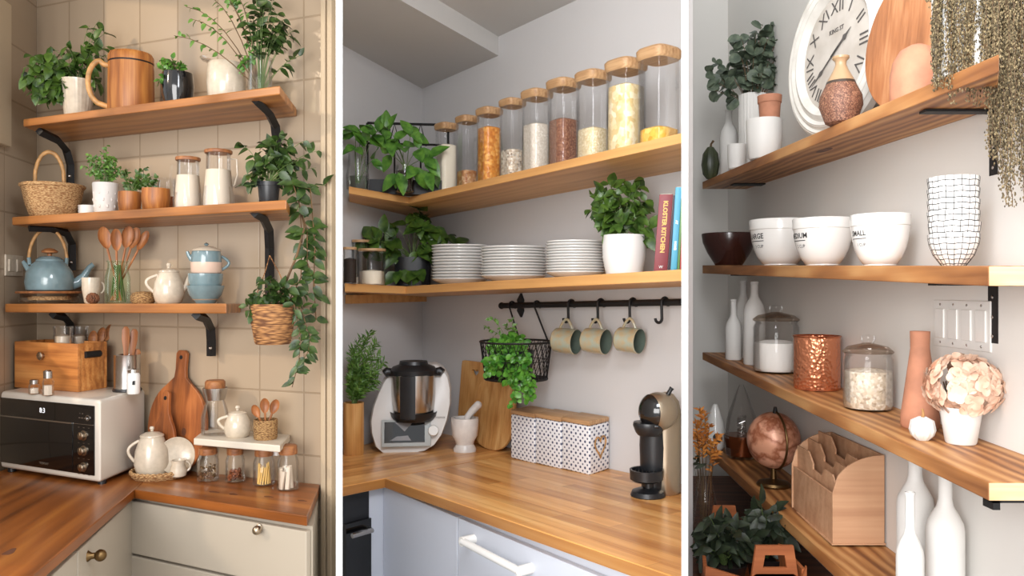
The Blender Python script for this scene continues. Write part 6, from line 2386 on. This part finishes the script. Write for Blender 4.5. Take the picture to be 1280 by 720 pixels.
sp.mb().lathe([(0, 1), (12.5, 1), (19, 5.5), (22, H * .26), (22, H * .32), (0, H * .32)], 44).build('copper_base', mat('copper_lustre', (150, 84, 48), .2, metal=.9), t)
w_ = sp.mb()
for k in range(5):
    w_.tube([(6 * math.cos(q * 1.3 + k), 6 * math.sin(q * 1.3 + k), H * .32 + q * 3) for q in range(9)], .5, 5)
w_.build('wire_light', M['steel'], t)
sp = Spot(967, 2.68, R4.z(2.68))
t = thing('desk_globe', 'copper coloured desk globe on a round brass foot', 'globe', sp)
zc_ = sp.h(550)
m, nt, bsdf = nodes('copper_globe')
tc = nt.nodes.new('ShaderNodeTexCoord')
nz = nt.nodes.new('ShaderNodeTexNoise')
nz.inputs['Scale'].default_value = 14
nz.inputs['Detail'].default_value = 8
rp = nt.nodes.new('ShaderNodeValToRGB')
e = rp.color_ramp.elements
e[0].position, e[1].position = .42, .6
e[0].color, e[1].color = lin((232, 172, 142)), lin((222, 160, 128))
k_ = e.new(.5)
k_.color = lin((160, 92, 62))
nt.links.new(tc.outputs['Object'], nz.inputs['Vector'])
nt.links.new(nz.outputs['Fac'], rp.inputs['Fac'])
nt.links.new(rp.outputs['Color'], bsdf.inputs['Base Color'])
bsdf.inputs['Metallic'].default_value = .15
bsdf.inputs['Roughness'].default_value = .35
sp.mb().ball((0, 0, zc_), (34, 34, 35), 48, 32).build('sphere', m, t)
sp.mb().lathe([(0, 0), (21, 0), (22, 2), (20, 5), (8, 8), (4, 9), (3.5, zc_ - 34), (0, zc_ - 34)], 40).build('foot', M['brass'], t)
ar = [Vector((36.5 * math.sin(a) * .45, -36.5 * math.sin(a) * .85, zc_ - 36.5 * math.cos(a))) for a in [math.radians(q) for q in range(0, 172, 9)]]
sp.mb().tube(ar, 1.5, 8).build('meridian_arm', M['brass'], t)
sp.mb().tube([(2, -4, zc_ + 34), (2, -4, zc_ + 42)], [3.6, 2], 10).build('top_knob', M['iron'], t)

# desk organizer
F, Bk, Fl = Vector((.842, 2.1, 0)), Vector((.978, 2.1, 0)), Vector((.86, 2.44, 0))
zo = R4.z(2.27)
t = thing('desk_organizer', 'kraft desk organizer with arched sides and stepped dividers on the lowest shelf', 'organizer', (F.x, F.y, zo))
M['kraft'] = wood('kraft_board', (216, 174, 138), (204, 158, 122), (184, 136, 102), .6, 1.2, .5, axis=0)
W_ = Bk.x - F.x
arch = [(0, 0), (W_, 0), (W_, .215)] + [(W_ * (1 - q / 10), .145 + .09 * math.sin(math.acos(min(1, q / 10)) if q < 10 else 0) ** .9) for q in range(1, 11)]
arch = [(0, 0), (W_, 0), (W_, .235)] + [(W_ * (1 - q / 10), .135 + .10 * math.sqrt(max(0, 1 - (q / 10) ** 2))) for q in range(2, 11)]
for yy, xo in ((0, 0), (.34, .012)):
    b = MB().slab([(x * (1 if not xo else .9) + xo, z) for x, z in arch], yy, yy + .006)
    b.build('side_panel', M['kraft'], t, smooth=False, bevel=.0008)
dx = .0
b = MB().prism([(0, .006), (.006, .006), (.022, .34), (.016, .34)], 0, .132).build('front_panel', M['kraft'], t, smooth=False)
MB().prism([(W_ - .006, .006), (W_, .006), (W_, .34), (W_ - .006, .34)], 0, .235).build('back_panel', M['kraft'], t, smooth=False)
MB().prism([(0.002, .004), (W_ - .002, .004), (W_ - .002, .342), (.018, .342)], 0, .006).build('bottom', M['kraft'], t, smooth=False)
MB().prism([(-.004, -.004), (W_ + .002, -.004), (W_ + .002, .348), (.012, .348)], -.0, .004).build('base_edge', M['kraft'], t, smooth=False)
for k in range(3):
    x = .028 + .032 * k
    hh_ = .165 + .022 * k
    prof_ = [(.006, .006), (.34, .006), (.34, hh_ + .03), (.25, hh_ + .03), (.215, hh_), (.215, hh_ - .015), (.15, hh_ - .02), (.13, hh_ + .004), (.075, hh_ + .002), (.045, hh_ - .03), (.006, hh_ - .035)]
    vs = [(x + .3 * 0, y, z) for y, z in prof_] + [(x + .005, y, z) for y, z in prof_]
    n_ = len(prof_)
    fs = [tuple(range(n_)), tuple(reversed(range(n_, 2 * n_)))] + [(i, n_ + i, n_ + (i + 1) % n_, (i + 1) % n_) for i in range(n_)]
    MB().add(vs, fs).build('divider', M['kraft'], t, smooth=False)

# ------------------------------------------------------------------ on the low table
sp = Spot(881, 2.62, TB.z(2.62))
H = sp.h(588)
t = thing('dried_flower_vase', 'clear glass vase of orange dried flowers on the low table', 'vase', sp)
sp.mb().vessel([(19, 0), (21, 3), (21, H * .35), (12, H * .75), (9, H * .9), (10, H)], .9, 40).build('glass_body', M['glass'], t)
tp = [(-12, -4, H + 60), (-6, 0, H + 76), (0, -4, H + 70), (6, 2, H + 58), (-10, 2, H + 40), (-4, -6, H + 46), (10, -4, H + 36), (14, 0, H + 24), (-12, 0, H + 48), (16, -2, H + 44)]
greens(sp, t, (0, 0, 6), tp, mat('orange_dried_flowers', (206, 136, 56), .8, c2=(168, 98, 36), scale=40), M['stem'], per=26, L=9, W=3, shape=2, start=.62, droop=0, leafname='dried_flowers')
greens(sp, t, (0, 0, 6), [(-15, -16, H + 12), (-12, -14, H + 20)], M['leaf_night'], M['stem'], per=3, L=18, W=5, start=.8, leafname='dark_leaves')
# crate with dark greenery
Yf, Yr = 2.13, 2.56
x0, x1, x0b, x1b = .515, .785, .60, .80
zf_ = TB.z(2.35)
t = thing('planter_crate', 'tan wooden crate with cut out handles full of dark foliage on the low table', 'crate', (x0, Yf, zf_))
M['crate_tan'] = wood('tan_crate_wood', (190, 116, 70), (170, 98, 56), (134, 72, 38), .55, 1.5, .6, axis=0)


def handle_wall(y, xa, xb, name, h, hx0, hx1):
    """crate end with a raised, pierced handle tab"""
    b = MB()
    xm = (hx0 + hx1) / 2
    b.slab([(xa, 0), (xb, 0), (xb, h), (hx1 + .02, h - .035), (hx1, h - .02), (hx0, h - .02), (hx0 - .02, h - .035), (xa, h)], y, y + .01)
    hw = (hx1 - hx0) / 2
    o_ = [(hx0 - .012, h - .028), (hx1 + .012, h - .028), (hx1, h + .055), (hx0, h + .055)]
    i_ = [(hx0 + .018, h - .004), (hx1 - .018, h - .004), (hx1 - .024, h + .03), (hx0 + .024, h + .03)]
    b.ring_slab(o_, i_, y, y + .01)
    return b.build(name, M['crate_tan'], t, smooth=False)


hcr = .14
handle_wall(0, 0, x1 - x0, 'front_board', hcr, .135, .235)
handle_wall(Yr - Yf, x0b - x0, x1b - x0, 'back_board', hcr - .01, .13, .20)
MB().prism([(0, .01), (.01, .01), (x0b - x0 + .01, Yr - Yf), (x0b - x0, Yr - Yf)], 0, hcr - .03).build('side_board', M['crate_tan'], t, smooth=False)
MB().prism([(x1 - x0 - .01, .01), (x1 - x0, .01), (x1b - x0, Yr - Yf), (x1b - x0 - .01, Yr - Yf)], 0, hcr - .01).build('side_board', M['crate_tan'], t, smooth=False)
MB().prism([(.005, .01), (x1 - x0 - .005, .01), (x1b - x0 - .005, Yr - Yf), (x0b - x0 + .005, Yr - Yf)], .0, .01).build('bottom_board', M['crate_tan'], t, smooth=False)
for px, Y, rr, n_, lab, cz_ in ((905, 2.34, 44, 34, 'dark green leafy plant in the front left of the tan crate', 0), (958, 2.40, 40, 40, 'dark green leafy plant at the right of the tan crate', 4)):
    sp = Spot(px, Y, zf_ + .012)
    t = thing('potted_plant', lab, 'plant', sp, 'dark plants in the tan crate')
    H = .07 / sp.s
    rp_ = .07 / sp.s
    sp.mb().vessel([(rp_ * .7, 0), (rp_, H)], 2).build('pot', M['black_plastic'], t)
    sp.mb().lathe([(0, H - 4), (rp_ * .9, H - 4)]).build('soil', M['soil'], t)
    tp = cloud(0, H + 26 + cz_, rr, 34, n_, ry=26, low=-.5)
    if px < 920:
        tp += [(-22, -6, H + 48), (-26, -4, H + 26), (-18, -8, H + 56), (-26, -10, H + 10), (-20, -14, H + 14), (24, -14, H + 18)]
    if px < 920:
        tp = [(max(x, -24), y, z) for x, y, z in tp]
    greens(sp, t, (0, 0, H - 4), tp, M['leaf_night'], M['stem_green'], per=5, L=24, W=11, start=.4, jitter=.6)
# white bottles by the shelf end
g = 'tall white bottles under the third pine shelf'
bp2 = lambda r, n, s: [(r * .95, 0), (r, .01), (r, s), (r * .94, s + .03), (r * .72, s + .065), (n * 1.25, s + .1), (n, s + .13), (n, .985), (n * 1.1, .99), (n * 1.1, 1)]
bottle(Spot(1144, 1.84, TB.z(1.84)), 575, bp2(24, 9, .80), 'rear broad white bottle tucked behind the other two under the shelf', g)
bottle(Spot(1137.5, 1.66, TB.z(1.66)), 615, bp2(18, 6.3, .72), 'front slim white bottle with an open rounded mouth', g)
bottle(Spot(1181.5, 1.72, TB.z(1.72)), 590, bp2(25, 9, .755), 'right tall white bottle with broad round shoulders', g)
